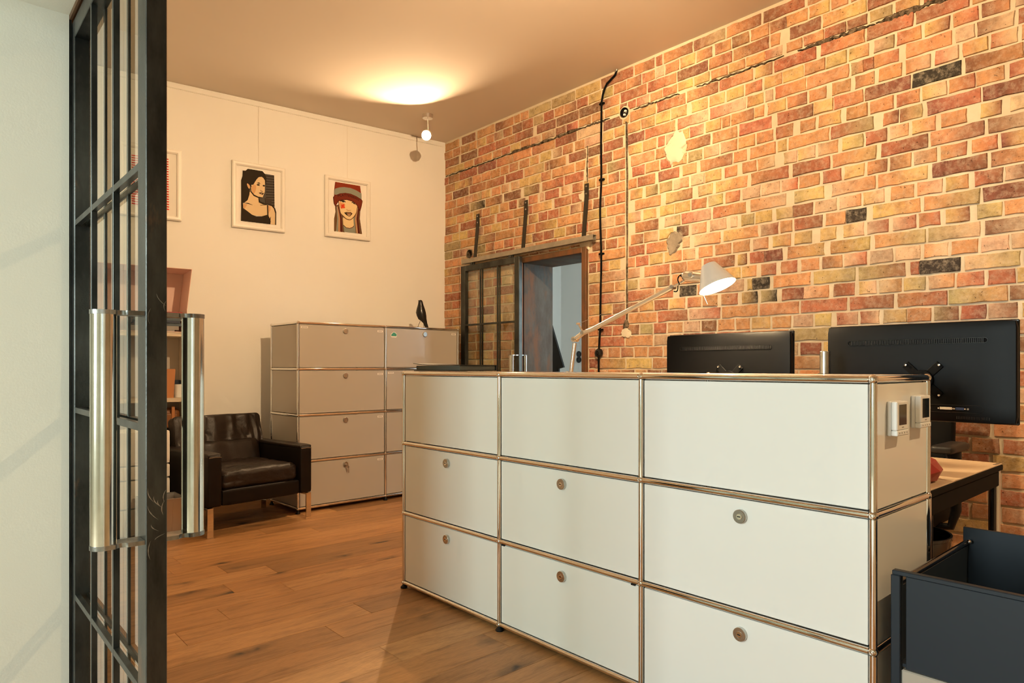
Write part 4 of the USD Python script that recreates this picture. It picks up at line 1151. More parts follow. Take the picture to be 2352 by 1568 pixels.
# --- office chair between table and bricks
oc = Thing('office_chair', 'black swivel chair between the table and the brick wall', 'office chair', (3.30, 1.16, 0))
oc.part('seat', moved(rbox(0.48, 0.48, 0.09, 0.04, 10), (-0.02, 0, 0.465)), black_rub)
oc.part('backrest', moved(rbox(0.075, 0.44, 0.62, 0.035, 10), (0.255, 0, 0.86), ry=0.10), black_rub)
oc.part('back_bar', sweep([(0.15, 0, 0.43), (0.26, 0, 0.46), (0.295, 0, 0.56), (0.30, 0, 0.80)], 0.022, 12), black_pl)
for s in (-1, 1):
    ap = oc.part('armrest', moved(rbox(0.26, 0.085, 0.036, 0.017, 8), (-0.06, s * 0.285, 0.772)), black_pl)
    oc.part('armrest_post', sweep([(0.0, s * 0.20, 0.42), (0.0, s * 0.27, 0.43), (0.0, s * 0.29, 0.50), (-0.02, s * 0.285, 0.756)], [0.016, 0.017, 0.020, 0.030], 12), black_pl, parent=ap)
oc.part('column', cat_([cyl((0, 0, 0.10), (0, 0, 0.26), 0.030, 20), cyl((0, 0, 0.26), (0, 0, 0.42), 0.020, 20)]), black_gloss)
for q in range(5):
    a = q * 2 * PI / 5 + 0.5
    e = np.array([math.cos(a), math.sin(a), 0])
    sp = oc.part('base_spoke', sweep([e * 0.02 + [0, 0, 0.13], e * 0.14 + [0, 0, 0.115], e * 0.25 + [0, 0, 0.095], e * 0.32 + [0, 0, 0.068]], [0.030, 0.026, 0.020, 0.014], 10), black_gloss)
    n_ = np.array([-e[1], e[0], 0])
    oc.part('castor', cat_([cyl(e * 0.32 + n_ * 0.026 + [0, 0, 0.028], e * 0.32 + n_ * 0.006 + [0, 0, 0.028], 0.028, 18), cyl(e * 0.32 - n_ * 0.006 + [0, 0, 0.028], e * 0.32 - n_ * 0.026 + [0, 0, 0.028], 0.028, 18), cyl(e * 0.32 + [0, 0, 0.028], e * 0.32 + [0, 0, 0.066], 0.006, 10)]), black_pl, parent=sp)
# black waste bin with shiny rim under the table, close to its near leg
wbx = on_z = None
wb2 = Thing('waste_paper_bin', 'shiny black round bin under the near end of the table', 'bin', (2.70, 0.895, 0))
wb2.part('bin_body', lathe([(0.0, 0.004), (0.125, 0.004), (0.13, 0.012), (0.165, 0.50), (0.160, 0.50), (0.126, 0.014), (0.0, 0.012)], 40), black_gloss)
wb2.part('rim', lathe([(0.160, 0.5005), (0.168, 0.502), (0.168, 0.512), (0.161, 0.512), (0.160, 0.5005)], 40), black_gloss)

# --- open dark box at the right edge on a white base unit
bx = Thing('open_box', 'open dark blue-grey metal box on a pale base beside the end of the sideboard', 'box', (2.16, 0.255, 0))
BX0, BX1, BY0, BY1, BZ0, BZ1 = 1.852, 2.480, -0.130, 0.632, 0.352, 0.596
bx.part('front_panel', box(BX0 + 0.004, BX0 + 0.016, BY0 + 0.03, BY1 - 0.034, BZ0, BZ1 - 0.012, 0.001), dark_metal, local=False, smooth=False)
bx.part('front_rim', box(BX0, BX0 + 0.020, BY0 + 0.004, BY1 - 0.003, BZ1 - 0.0118, BZ1, 0.002), dark_metal, local=False, smooth=False)
bx.part('corner_post', box(BX0, BX0 + 0.022, BY1 - 0.022, BY1, 0.02, BZ1 - 0.012, 0.002), dark_metal, local=False, smooth=False)
bx.part('corner_post', box(BX0, BX0 + 0.022, BY0, BY0 + 0.022, 0.02, BZ1 - 0.012, 0.002), dark_metal, local=False, smooth=False)
bx.part('back_panel', box(BX1 - 0.012, BX1, BY0, BY1, BZ0, BZ1 + 0.010, 0.001), dark_metal, local=False, smooth=False)
bx.part('side_panel', box(BX0 + 0.0225, BX1 - 0.0125, BY1 - 0.014, BY1 - 0.004, BZ0, BZ1 - 0.045, 0.001), dark_metal, local=False, smooth=False)
bx.part('side_panel', box(BX0 + 0.0225, BX1 - 0.0125, BY0 + 0.004, BY0 + 0.014, BZ0, BZ1 - 0.045, 0.001), dark_metal, local=False, smooth=False)
bx.part('side_rail', cyl((BX0 + 0.0225, BY1 - 0.010, BZ1 - 0.036), (BX1 - 0.0125, BY1 - 0.010, BZ1 - 0.036), 0.008, 14), black_gloss, local=False)
bx.part('box_floor', box(BX0 + 0.0165, BX1 - 0.0125, BY0 + 0.0145, BY1 - 0.0145, BZ0, BZ0 + 0.008), dark_metal, local=False, smooth=False)
bx.part('rail_screw', ball((BX1 - 0.030, BY1 - 0.0215, BZ1 - 0.030), 0.007, 2), chrome, local=False)
bx.part('base_unit', box(BX0 + 0.006, BX1 - 0.002, BY0 + 0.0225, BY1 - 0.0225, 0.03, BZ0 - 0.004, 0.003), grey_metal, local=False, smooth=False)

# --- desk lamp on the table
XLmp = 2.40
P0 = np.array([XLmp, on_x(1293, V0, XLmp)[1], TZ])
P1 = on_x(1321, 779, XLmp)
P2 = on_x(1545.5, 659, XLmp)
Bs = np.array([XLmp, P0[1], TZ + 0.0005])
dlm = Thing('desk_lamp', 'satin aluminium articulated desk lamp with a glowing conical shade', 'lamp', tuple(Bs))
dlm.part('base', lathe([(0.0, 0.028), (0.018, 0.028), (0.020, 0.020), (0.100, 0.016), (0.1015, 0.012), (0.1015, 0.0), (0.0, 0.0)], 40, (0, 0, 0)), alu)
dlm.part('lower_arm', cyl(P0 + [0, 0, 0.020], P1 + (P0 - P1) / np.linalg.norm(P0 - P1) * 0.018, 0.0095, 20), alu, local=False)
dirA = (P2 - P1) / np.linalg.norm(P2 - P1)
K1 = on_x(1340, 764, XLmp)
K2 = on_x(1363, 755, XLmp)
dlm.part('elbow', sweep([P1 + [0, 0, -0.012], P1, P1 + (K1 - P1) * 0.5, K1, K2], [0.010, 0.0125, 0.012, 0.0115, 0.0105], 16), alu, local=False)
dlm.part('elbow_joint', cyl(P1 - [0.017, 0, 0], P1 + [0.017, 0, 0], 0.0125, 20), alu, local=False)
dlm.part('elbow_screw', cyl(P1 - [0.0195, 0, 0], P1 - [0.0175, 0, 0], 0.0068, 16), oldzinc, local=False)
sp0 = on_x(1328, 743.5, XLmp)
dlm.part('spring_lever', cat_([cyl(K1, sp0, 0.0042, 12), cyl(sp0 - [0.010, 0, 0], sp0 + [0.010, 0, 0], 0.0055, 14)]), alu, local=False)
dlm.part('lever_joint', cyl(K1 - [0.0145, 0, 0], K1 + [0.0145, 0, 0], 0.0085, 14), oldzinc, local=False)
dlm.part('upper_arm', cyl(K2, P2, 0.0108, 20), alu, local=False)
dlm.part('tension_wire', cyl(sp0, on_x(1530, 660, XLmp), 0.0007, 6), alu, local=False)
P3 = on_x(1594, 632.5, XLmp)
dlm.part('wrist', cat_([cyl(P2 - [0.012, 0, 0], P2 + [0.012, 0, 0], 0.010, 18), cyl(P2, P3, 0.0055, 12), cyl(P3 - [0.030, 0, 0], P3 - [0.022, 0, 0], 0.012, 18)]), alu, local=False)
dlm.part('wrist_screw', cat_([cyl(P2 - [0.0145, 0, 0], P2 - [0.0122, 0, 0], 0.0066, 14), cyl(P3 - [0.0325, 0, 0], P3 - [0.0303, 0, 0], 0.0072, 14)]), oldzinc, local=False)
rgt = np.array([math.cos(YAW), -math.sin(YAW), 0])
fwd = np.array([math.sin(YAW), math.cos(YAW), 0])
HX = XLmp
hc0, hc1 = on_x(1569, 633, HX), on_x(1617, 637.5, HX)
ax = (hc1 - hc0) / np.linalg.norm(hc1 - hc0)
Lh = np.linalg.norm(hc1 - hc0)
dlm.part('lamp_head', lathe([(0.0, 0.0), (0.014, 0.001), (0.0205, 0.008), (0.0235, 0.020), (0.0235, Lh * 0.62), (0.0225, Lh * 0.64), (0.0225, Lh)], 28, hc0, ax), alu, local=False)
rc = on_x(1648, 658, HX)
nrm = rgt * 0.285 - fwd * 0.27 + np.array([0, 0, -0.92])
nrm /= np.linalg.norm(nrm)
SHH = 0.098
shd = dlm.part('lamp_shade', lathe([(0.0758, 0.0), (0.0300, -SHH), (0.0, -SHH - 0.001), (0.0, -SHH + 0.001), (0.0285, -SHH + 0.0015), (0.0742, 0.0), (0.0758, 0.0)], 48, rc, nrm), lampw, local=False, label='pale conical shade, bright inside')
dlm.part('bulb', ball(rc - nrm * 0.040, 0.024, 3), dbulb_m, local=False, parent=shd, label='glowing bulb')
sa = on_x(1614, 667, HX)
dlm.part('handle_rod', cyl(sa + [-0.02, 0, 0.012], on_x(1631, 699, HX) + [-0.02, 0, 0], 0.0014, 8), alu, local=False)
_cp = np.array([hc0 + [0, 0.004, 0], hc0 + rgt * -0.016 + [0, 0, -0.001], hc0 + rgt * -0.022 + [0, 0, -0.018], hc0 + rgt * -0.016 + [0, 0, -0.034], P2 + rgt * 0.022 + [0, 0, 0.006], P2 + rgt * 0.020 + [0, 0, -0.012], P2 + rgt * 0.004 + [0, 0, -0.018]])
dlm.part('cable', sweep(CubicSpline(np.arange(len(_cp)), _cp)(np.linspace(0, len(_cp) - 1, 40)), 0.0024, 8), black_rub, local=False)
dlm.part('cable_gland', cyl(hc0 - ax * 0.010, hc0 + ax * 0.001, 0.006, 12), black_rub, local=False)

# ------------------------------------------------------------------ ceiling lamps
def pendant(name, at, bulb_at, axis, label, look, DS=0.0262):
    t = Thing(name, label, 'lamp', (at[0], at[1], CEIL))
    ax_ = np.array(axis, float) / np.linalg.norm(axis)
    B = np.array(bulb_at) - np.array([at[0], at[1], CEIL])
    t.part('ceiling_cup', lathe([(0.0, -0.034), (0.044, -0.034), (0.046, -0.032), (0.046, 0.0), (0.0, 0.0)], 32), alu)
    RS = 0.043
    back = B - ax_ * 0.034
    t.part('stem', cyl((0, 0, -0.033), back + np.array([0, 0, 0.036]) - ax_ * 0.0, 0.0042, 10), alu)
    sh = t.part('lamp_head', lathe([(RS, DS), (RS, -0.012), (RS * 0.86, -0.034), (RS * 0.5, -0.046), (0.0, -0.050), (0.0, -0.047), (RS * 0.48, -0.043), (RS * 0.82, -0.032), (RS - 0.0022, -0.011), (RS - 0.0022, DS), (RS, DS)], 40, B, ax_), pend_look, label='small spot head')
    t.part('bulb', lathe([(0.0, 0.0045), (0.006, 0.004), (0.0105, 0.002), (0.0135, -0.0015), (0.0, -0.0016)], 20, B, ax_), look, parent=sh, label='glowing bulb')
    return t

pend_look = M('pendant_head', (0.62, 0.56, 0.47), 0.45, 0.0)
A1 = (-0.745, -0.57, -0.345)
PB = (3.345, 4.86, 3.128)
pendant('ceiling_spot', (3.36, 4.875), PB, A1, 'small glowing ceiling spot in the corner of white and brick walls', bulb_m)
pendant('ceiling_spot', (1.93, 1.66), (1.937, 1.675, 3.128), (0.35, 0.90, -0.12), 'ceiling spot above the sideboard aimed at the white wall', bulb_m2, 0.031)
pendant('ceiling_spot', (2.02, 1.30), (2.035, 1.305, 3.128), (0.86, 0.20, -0.46), 'ceiling spot above the sideboard aimed at the brick wall', bulb_m4, 0.044)
A3 = (-0.05, 0.30, -0.95)
pendant('ceiling_spot', (2.75, -0.95), (2.75, -0.93, 3.128), A3, 'ceiling spot near the open box, out of the picture', bulb_m3)
# ------------------------------------------------------------------ leather armchair
ca, cb_ = np.array([0.0, 0.0]), None
def fpt(u, v, z=0.0):
    d = sight(u, v)
    return np.array([0, 0, EYE]) + d * (z - EYE) / d[2]
L0, L1 = fpt(482, 1236), fpt(713, 1190)
cu = (L1 - L0)[:2]
cw = np.linalg.norm(cu)
crot = math.atan2(cu[1], cu[0])
AC = Thing('armchair', 'dark brown leather armchair with flat chrome legs beside the filing cabinet', 'armchair', tuple((L0 + L1) / 2 - np.array([0.010, 0.012, 0])), crot)
Wc, Dc = cw + 0.024, 0.70       # local x across, y to the back
hw = Wc / 2
aw = 0.098

def crease(m, amp, sc, seed, stretch, axis, sign):
    """Wrinkles pressed only into the side facing along an axis, fading to the edges."""
    v = m.vertices.copy()
    n = trimesh.Trimesh(v, m.faces, process=False).vertex_normals
    w = np.clip(n[:, axis] * sign, 0, 1) ** 2
    r = meshkit.fbm(v * sc * np.array(stretch) + seed * 7.3, 3, seed)
    r = 1 - np.abs(r - 0.5) * 5
    v[:, axis] -= sign * amp * w * np.clip(r, 0, 1) ** 2
    return trimesh.Trimesh(v, m.faces, process=False)

def dent(m, amp, sc, seed, stretch=(1, 1, 1)):
    v = m.vertices.copy()
    n = trimesh.Trimesh(v, m.faces, process=False).vertex_normals
    d = meshkit.fbm(v * sc * np.array(stretch) + seed * 7.3, 4, seed) - 0.5
    return trimesh.Trimesh(v + n * (d * amp)[:, None], m.faces, process=False)

for s in (-1, 1):
    m = moved(rbox(aw, Dc, 0.345, 0.018, 12), (s * (hw - aw / 2), Dc / 2 - 0.012, 0.3675))
    ar = AC.part('arm', m, leather_d, smooth=50)
    AC.part('arm_pad', dent(moved(rbox(aw + 0.004, Dc - 0.01, 0.030, 0.014, 12), (s * (hw - aw / 2), Dc / 2 - 0.012, 0.532)), 0.006, 6, 3), leather, parent=ar, smooth=50)
    xs = s * (hw - aw / 2)
    AC.part('seam', sweep([(xs - aw * 0.42 * s, -0.0135, 0.52), (xs, -0.0145, 0.523), (xs + aw * 0.42 * s, -0.0135, 0.52)], 0.0022, 6), seam_l, parent=ar)
AC.part('front_rail', dent(moved(rbox(Wc - 2 * aw - 0.004, 0.05, 0.105, 0.016, 10), (0, 0.018, 0.248)), 0.003, 6, 5), leather_d, smooth=50)
AC.part('seat_base', box(-hw + aw + 0.001, hw - aw - 0.001, 0.046, Dc - 0.1, 0.20, 0.285, 0.006), leather_d, smooth=False)
seat = rbox(Wc - 2 * aw - 0.008, 0.56, 0.135, 0.045, 36)
sv = seat.vertices
sv[:, 2] += 0.014 * np.cos(np.clip(sv[:, 0] / (Wc - 2 * aw) * PI, -PI / 2, PI / 2)) * np.cos(np.clip(sv[:, 1] / 0.56 * PI, -PI / 2, PI / 2)) * (sv[:, 2] > 0)
seat = crease(crease(dent(trimesh.Trimesh(sv, seat.faces, process=False), 0.010, 9, 2, (1, 0.6, 1)), 0.010, 9, 4, (1, 0.8, 1), 2, 1), 0.006, 16, 5, (1, 1, 0.6), 1, -1)
AC.part('seat_cushion', moved(seat, (0, 0.285, 0.358)), leather, smooth=60)
lo_ = crease(dent(rbox(Wc - 2 * aw - 0.006, 0.13, 0.22, 0.045, 28), 0.008, 8, 6, (1.6, 1, 0.4)), 0.009, 8, 6, (1.5, 1, 0.25), 1, -1)
AC.part('back_cushion', moved(lo_, (0, 0.575, 0.455), rx=-0.24), leather, smooth=60)
up_ = crease(crease(dent(rbox(Wc - 2 * aw + 0.09, 0.135, 0.255, 0.034, 40), 0.008, 7, 8, (1.2, 1, 0.4)), 0.020, 8, 8, (1.6, 1, 0.20), 1, -1), 0.008, 17, 9, (1.5, 1, 0.35), 1, -1)
AC.part('back_cushion', moved(up_, (0, 0.635, 0.622), rx=-0.24), leather, smooth=60)
AC.part('back_frame', moved(rbox(Wc - 0.01, 0.05, 0.48, 0.02, 8), (0, 0.690, 0.435), rx=-0.15), leather_d, smooth=50)
for s in (-1, 1):
    for y in (0.004, 0.62):
        xl = s * (hw - 0.0225)
        AC.part('leg', cat_([box(xl - 0.020, xl + 0.020, y - 0.006, y + 0.006, 0.004, 0.194, 0.001), box(xl - 0.021, xl + 0.021, y - 0.007, y + 0.007, 0.0, 0.0045)]), chrome, smooth=False)
    AC.part('runner', box(s * (hw - 0.0225) - 0.02, s * (hw - 0.0225) + 0.02, 0.0105, 0.6135, 0.182, 0.1945, 0.001), chrome, smooth=False)

# ------------------------------------------------------------------ black bird figure on the filing cabinet
bc = on_y(972, V0, 4.965)
bd_ = Thing('bird_figure', 'black wooden bird figure standing on top of the filing cabinet', 'figurine', (bc[0], bc[1], FCTOP))
sB = 0.000228
prof = [((938, 1322), 66, 22), ((905, 1230), 72, 34), ((868, 1130), 80, 58), ((815, 1045), 120, 100), ((762, 980), 160, 136), ((727, 850), 188, 160), ((700, 720), 194, 166), ((696, 600), 168, 146), ((693, 480), 128, 116), ((690, 395), 103, 96), ((686, 320), 90, 84), ((684, 272), 74, 70), ((688, 242), 42, 40), ((690, 231), 8, 8)]
rings = []
for (px, py), a, b in prof:
    ang = np.arange(24) / 24 * 2 * PI
    x = (px - 790 + a * np.cos(ang)) * sB
    y = b * np.sin(ang) * sB
    z = (1322 - py) * sB
    rings.append(np.array([rgt[:2] @ np.eye(2) * 0 + 0 for _ in ang]) if False else np.column_stack([rgt[0] * x + fwd[0] * y, rgt[1] * x + fwd[1] * y, np.full(24, z)]))
body = loft(rings)
if body.volume < 0:
    body = trimesh.Trimesh(body.vertices, body.faces[:, ::-1], process=False)
bd_.part('body', body, black_wood, smooth=60)
pt = lambda px, py, dy=0.0: rgt * ((px - 790) * sB) + fwd * dy + np.array([0, 0, (1322 - py) * sB])
bd_.part('beak', sweep([pt(640, 275), pt(588, 250)], [0.009, 0.0005], 10), black_wood)
for px0, px1, dy in ((678, 575, -0.014), (806, 812, 0.016)):
    bd_.part('leg', cyl(pt(px0, 1060, dy * 0.6), pt(px1, 1322, dy), 0.0021, 8), slate)

# ------------------------------------------------------------------ framed prints on the white wall
def homog(src, dst):
    A = []
    for (x, y), (u, v) in zip(src, dst):
        A += [[x, y, 1, 0, 0, 0, -u * x, -u * y, -u], [0, 0, 0, x, y, 1, -v * x, -v * y, -v]]
    h = np.linalg.svd(np.array(A, float))[2][-1].reshape(3, 3)
    return lambda P: (lambda q: q[:, :2] / q[:, 2:])(np.column_stack([np.array(P, float), np.ones(len(P))]) @ h.T)

def smoothpoly(P, n=4):
    P = np.array(P, float)
    t = np.arange(len(P) + 1)
    return CubicSpline(t, np.vstack([P, P[:1]]), bc_type='periodic')(np.linspace(0, len(P), n * len(P), endpoint=False))

def framed(label, s0, s1, z0, z1, shapes, quad, mat_q=None):
    """s0 right, s1 left edge on the wall. shapes: (colour, points traced in the zoomed view, smooth), quad: the frame's corners there (TL, TR, BR, BL)."""
    t = Thing('framed_print', label, 'picture', tuple(wallpt((s0 + s1) / 2, z0, 0.02)), math.atan2(-WD[1], -WD[0]))
    fo_, fi = 0.005, 0.030
    W_ = 0.034
    outer, inner = sg.box(s0, z0, s1, z1), sg.box(s0 + W_, z0 + W_, s1 - W_, z1 - W_)
    # mitred profile: four sticks
    c = [(s0, z0), (s1, z0), (s1, z1), (s0, z1)]
    ci = [(s0 + W_, z0 + W_), (s1 - W_, z0 + W_), (s1 - W_, z1 - W_), (s0 + W_, z1 - W_)]
    for i in range(4):
        j = (i + 1) % 4
        def q(k, f, off):
            a = np.array(c[k]) * (1 - f) + np.array(ci[k]) * f
            return wallpt(a[0], a[1], off)
        R = [np.array([q(k, 0, fo_), q(k, 0, 0.024), q(k, 0.25, 0.031), q(k, 0.7, 0.031), q(k, 1, 0.022), q(k, 1, fo_)]) for k in (i, j)]
        m = loft(R)
        if m.volume < 0:
            m = trimesh.Trimesh(m.vertices, m.faces[:, ::-1], process=False)
        t.part('frame_stick', m, frame_w, local=False, smooth=False)
    t.part('mat_board', wall_prism(inner.buffer(-0.0005), 0.008, 0.014), mat_w, local=False, smooth=False)
    H_ = homog(quad, [(s1, z1), (s0, z1), (s0, z0), (s1, z0)])
    V, Fs, Cs, nv = [], [], [], 0
    for i, sh in enumerate(shapes):
        col, P = sh[0], sh[1]
        P = smoothpoly(P) if len(sh) > 2 and sh[2] else np.array(P, float)
        pg = sg.Polygon(H_(P)).buffer(0)
        for g in getattr(pg, 'geoms', [pg]):
            if g.is_empty or g.area < 1e-7:
                continue
            m = wall_prism(g, 0.0141, 0.0146 + 0.00022 * i)
            V.append(m.vertices)
            Fs.append(m.faces + nv)
            Cs.append(np.tile(col, (len(m.vertices), 1)))
            nv += len(m.vertices)
    v = np.vstack(V)
    t.part('print', (v, np.vstack(Fs)), print_look, local=False, col=np.vstack(Cs), label=label.split(' of ')[0] if False else None)
    s = (s0 + s1) / 2
    t.part('hanging_wire', cyl(wallpt(s, z1 - 0.01, 0.006), wallpt(s, 3.27, 0.004), 0.0007, 6), wire_m, local=False)
    return t

DK, SK, SKO, GB, BR_ = (0.030, 0.022, 0.014), (0.70, 0.52, 0.30), (0.62, 0.36, 0.17), (0.085, 0.072, 0.060), (0.14, 0.075, 0.035)
blinds = [((0.028, 0.022, 0.018), [(760, 372 + 54 * i), (930, 390 + 52 * i), (930, 404 + 52 * i), (760, 386 + 54 * i)]) for i in range(12)]
woman = [
 (GB, [(293, 272), (930, 365), (930, 1010), (700, 960), (293, 900)]),
] + blinds + [
 (SK, [(300, 930), (440, 700), (470, 560), (640, 380), (740, 440), (735, 700), (690, 815), (605, 830), (612, 915), (700, 955), (880, 975), (950, 1060), (955, 1358), (840, 1345), (800, 1200), (300, 1150)]),
 (SKO, [(800, 985), (850, 975), (845, 1060), (800, 1150)]),
 (SKO, [(300, 940), (380, 955), (330, 1050), (300, 1020)]),
 (DK, [(350, 280), (395, 240), (690, 285), (745, 345), (770, 420), (760, 560), (745, 480), (690, 395), (600, 410), (540, 500), (505, 560), (450, 560), (470, 600), (430, 640), (425, 760), (390, 870), (320, 925), (262, 930), (262, 470), (290, 380), (293, 275)]),
 (SKO, [(375, 545), (410, 550), (440, 600), (428, 640), (400, 620)], True),
 (SKO, [(470, 600), (540, 560), (560, 640), (520, 740), (480, 700)], True),
 (DK, [(455, 600), (462, 690), (520, 760), (600, 800), (690, 815), (610, 830), (510, 785), (445, 700)], False),
 (DK, [(570, 525), (620, 515), (652, 540), (610, 535)]),
 (DK, [(565, 560), (600, 545), (640, 560), (630, 582), (590, 575)]),
 (DK, [(690, 575), (715, 560), (738, 575), (728, 598), (705, 592)]),
 ((0.78, 0.66, 0.45), [(622, 566), (636, 566), (630, 578)]),
 (BR_, [(650, 660), (668, 690), (700, 690), (690, 702), (655, 690)]),
 (DK, [(612, 722), (660, 718), (715, 730), (690, 765), (650, 752)]),
 ((0.72, 0.50, 0.32), [(640, 735), (690, 740), (675, 752), (650, 748)]),
 (DK, [(308, 925), (400, 930), (490, 968), (400, 945)]),
 (DK, [(640, 968), (780, 958), (780, 966), (650, 974)]),
 (DK, [(612, 830), (640, 900), (760, 945), (700, 950), (620, 905)]),
 (DK, [(262, 930), (290, 930), (296, 1030), (380, 1090), (470, 1160), (560, 1195), (660, 1195), (780, 1160), (776, 970), (798, 970), (803, 1180), (845, 1290), (838, 1345), (255, 1280), (262, 1080)]),
 (DK, [(800, 966), (885, 975), (935, 1030), (958, 1110), (952, 1358), (936, 1356), (940, 1130), (915, 1040), (870, 985)]),
 ((0.06, 0.045, 0.035), [(735, 830), (870, 845), (860, 955), (750, 940)]),
 (DK, [(825, 1240), (845, 1200), (840, 1290)]),
]
HAT, HG, HB, SK2 = (0.22, 0.034, 0.014), (0.24, 0.25, 0.20), (0.10, 0.020, 0.012), (0.74, 0.56, 0.31)
hair = []
for i, (x0, x1, b0, b1) in enumerate(((300, 345, 275, 300), (330, 372, 315, 350), (345, 400, 360, 400), (362, 440, 410, 450), (380, 470, 455, 495), (760, 720, 715, 740), (790, 760, 760, 790), (815, 800, 800, 830), (840, 835, 840, 880))):
    hair.append(((BR_, HG, (0.45, 0.25, 0.13), HB)[i % 4], [(x0, 790), (x0 + 22, 780), (x1 + 10, 1050), (b1 + 12, 1345 + (b1 - 300) * 0.07), (b0 + 8, 1340 + (b0 - 300) * 0.07), (x1 - 24, 1060)]))
girl = [
 (BR_, [(320, 760), (480, 700), (480, 1100), (500, 1345), (280, 1330), (280, 1060), (310, 900)]),
 (BR_, [(740, 760), (830, 760), (850, 1100), (888, 1390), (715, 1365), (705, 1100)]),
] + hair + [
 (SK2, [(470, 1040), (700, 1040), (712, 1230), (660, 1262), (560, 1262), (480, 1200)]),
 (HG, [(480, 1195), (545, 1258), (620, 1272), (680, 1250), (715, 1215), (715, 1368), (500, 1348)]),
 (HB, [(480, 1190), (545, 1250), (620, 1262), (680, 1240), (715, 1200), (715, 1218), (680, 1256), (620, 1276), (545, 1264), (482, 1212)]),
 (BR_, [(368, 680), (385, 640), (600, 620), (790, 700), (795, 800), (780, 900), (740, 990), (660, 1072), (600, 1085), (530, 1060), (450, 990), (400, 900)], True),
 (SK2, [(380, 690), (395, 645), (600, 625), (780, 710), (782, 800), (768, 890), (728, 975), (655, 1056), (600, 1066), (540, 1045), (465, 975), (412, 890)], True),
 ((0.66, 0.30, 0.13), [(395, 690), (450, 700), (520, 740), (470, 830), (410, 800)], True),
 ((0.62, 0.060, 0.022), [(425, 740), (455, 745), (480, 728), (505, 750), (492, 775), (520, 800), (490, 822), (462, 812), (440, 828), (428, 800), (440, 775)], True),
 (DK, [(400, 660), (450, 625), (525, 660), (530, 690), (490, 690), (440, 680)]),
 ((0.8, 0.7, 0.5), [(430, 668), (452, 664), (446, 684)]), ((0.8, 0.7, 0.5), [(492, 672), (520, 676), (508, 690)]),
 (DK, [(658, 690), (700, 650), (760, 700), (768, 738), (720, 722)]),
 ((0.8, 0.7, 0.5), [(675, 692), (700, 690), (690, 712)]), ((0.8, 0.7, 0.5), [(735, 702), (756, 716), (740, 728)]),
 ((0.50, 0.28, 0.13), [(540, 845), (600, 866), (655, 855), (640, 870), (600, 880), (560, 870)]),
 (DK, [(495, 922), (560, 905), (600, 912), (640, 905), (680, 940), (630, 1000), (590, 998), (540, 970)]),
 ((0.50, 0.22, 0.10), [(550, 920), (600, 928), (640, 922), (655, 938), (600, 945), (555, 938)]),
 ((0.68, 0.42, 0.24), [(555, 955), (600, 962), (650, 955), (625, 982), (590, 985)]),
 (HAT, [(300, 228), (850, 305), (868, 440), (882, 620), (280, 560), (278, 430)]),
 (HG, [(290, 385), (400, 350), (500, 342), (640, 360), (760, 405), (880, 475), (882, 610), (700, 560), (280, 520), (278, 440)]),
 (HB, [(278, 545), (400, 490), (520, 474), (640, 490), (760, 540), (880, 612), (905, 650), (880, 780), (850, 885), (800, 800), (770, 735), (690, 670), (560, 630), (440, 640), (380, 665), (330, 740), (310, 795), (270, 720), (255, 580)]),
 ((0.17, 0.030, 0.014), [(290, 555), (400, 505), (520, 490), (640, 506), (760, 556), (870, 625), (890, 660), (868, 770), (848, 850), (800, 770), (770, 715), (690, 652), (560, 612), (440, 622), (370, 650), (320, 720), (305, 760), (282, 700), (270, 590)]),
]
# the cap's knitted lettering, bent along the brim
tm = meshkit.text_mesh('PLATTENBAU', 46.0, 1.0, bold=True)
tw = tm.vertices[:, 0].max()
def bend(x, y):
    u = x / tw
    cx = 350 + 470 * u
    cy = 585 - 40 * math.sin(PI * min(1, u * 0.85 + 0.12)) + 62 * u * u
    sl = (-40 * PI * 0.85 * math.cos(PI * min(1, u * 0.85 + 0.12)) + 124 * u) / 470
    return (cx + sl * y * 0.5, cy - y)
faces_top = tm.faces[np.abs(tm.face_normals[:, 2] - 1) < 0.01]
girl_text = [((0.05, 0.012, 0.008), [bend(*tm.vertices[i][:2]) for i in f]) for f in faces_top]

framed('white framed print of a dark-haired woman in a black top', 1.560, 1.986, 2.245, 2.788, woman, [(75, 60), (1150, 230), (1130, 1515), (75, 1400)])
PG = framed('white framed print of a long-haired girl in a striped knitted cap', 0.790, 1.214, 2.258, 2.796, girl, [(68, 68), (1080, 212), (1068, 1545), (78, 1450)])
H_ = homog([(68, 68), (1080, 212), (1068, 1545), (78, 1450)], [(1.214, 2.796), (0.790, 2.796), (0.790, 2.258), (1.214, 2.258)])
V, Fs, nv = [], [], 0
for col, P in girl_text:
    q = H_(P)
    V.append(np.array([wallpt(a, b, 0.0232) for a, b in q]))
    Fs.append([nv, nv + 1, nv + 2])
    nv += 3
tv, tf = np.vstack(V), np.array(Fs)
nn = np.cross(tv[tf[:, 1]] - tv[tf[:, 0]], tv[tf[:, 2]] - tv[tf[:, 0]]) @ np.array([WN[0], WN[1], 0])
tf[nn < 0] = tf[nn < 0][:, ::-1]
PG.part('cap_lettering', (tv, tf), print_look, local=False, col=np.tile((0.05, 0.012, 0.008), (len(tv), 1)))
stripes = [((0.62, 0.03, 0.02), [(-600, 190 + 46 * i), (82, 290 + 47.5 * i), (82, 310 + 47.5 * i), (-600, 209 + 46 * i)]) for i in range(21)]
framed('white framed print of thin red stripes half hidden by the door', 2.358, 2.784, 2.242, 2.789, stripes, [(-850, -95), (318, 150), (305, 1475), (-850, 1325)])

# ------------------------------------------------------------------ niche shelves and their contents
def niche_box(name, s0, s1, z0, z1, o0, o1, mat, label, cat, group=None, ch=0.002):
    m = wall_prism(sg.box(s0, z0, s1, z1), o0, o1)
    obj(name, m, mat, label, cat, group, smooth=False)

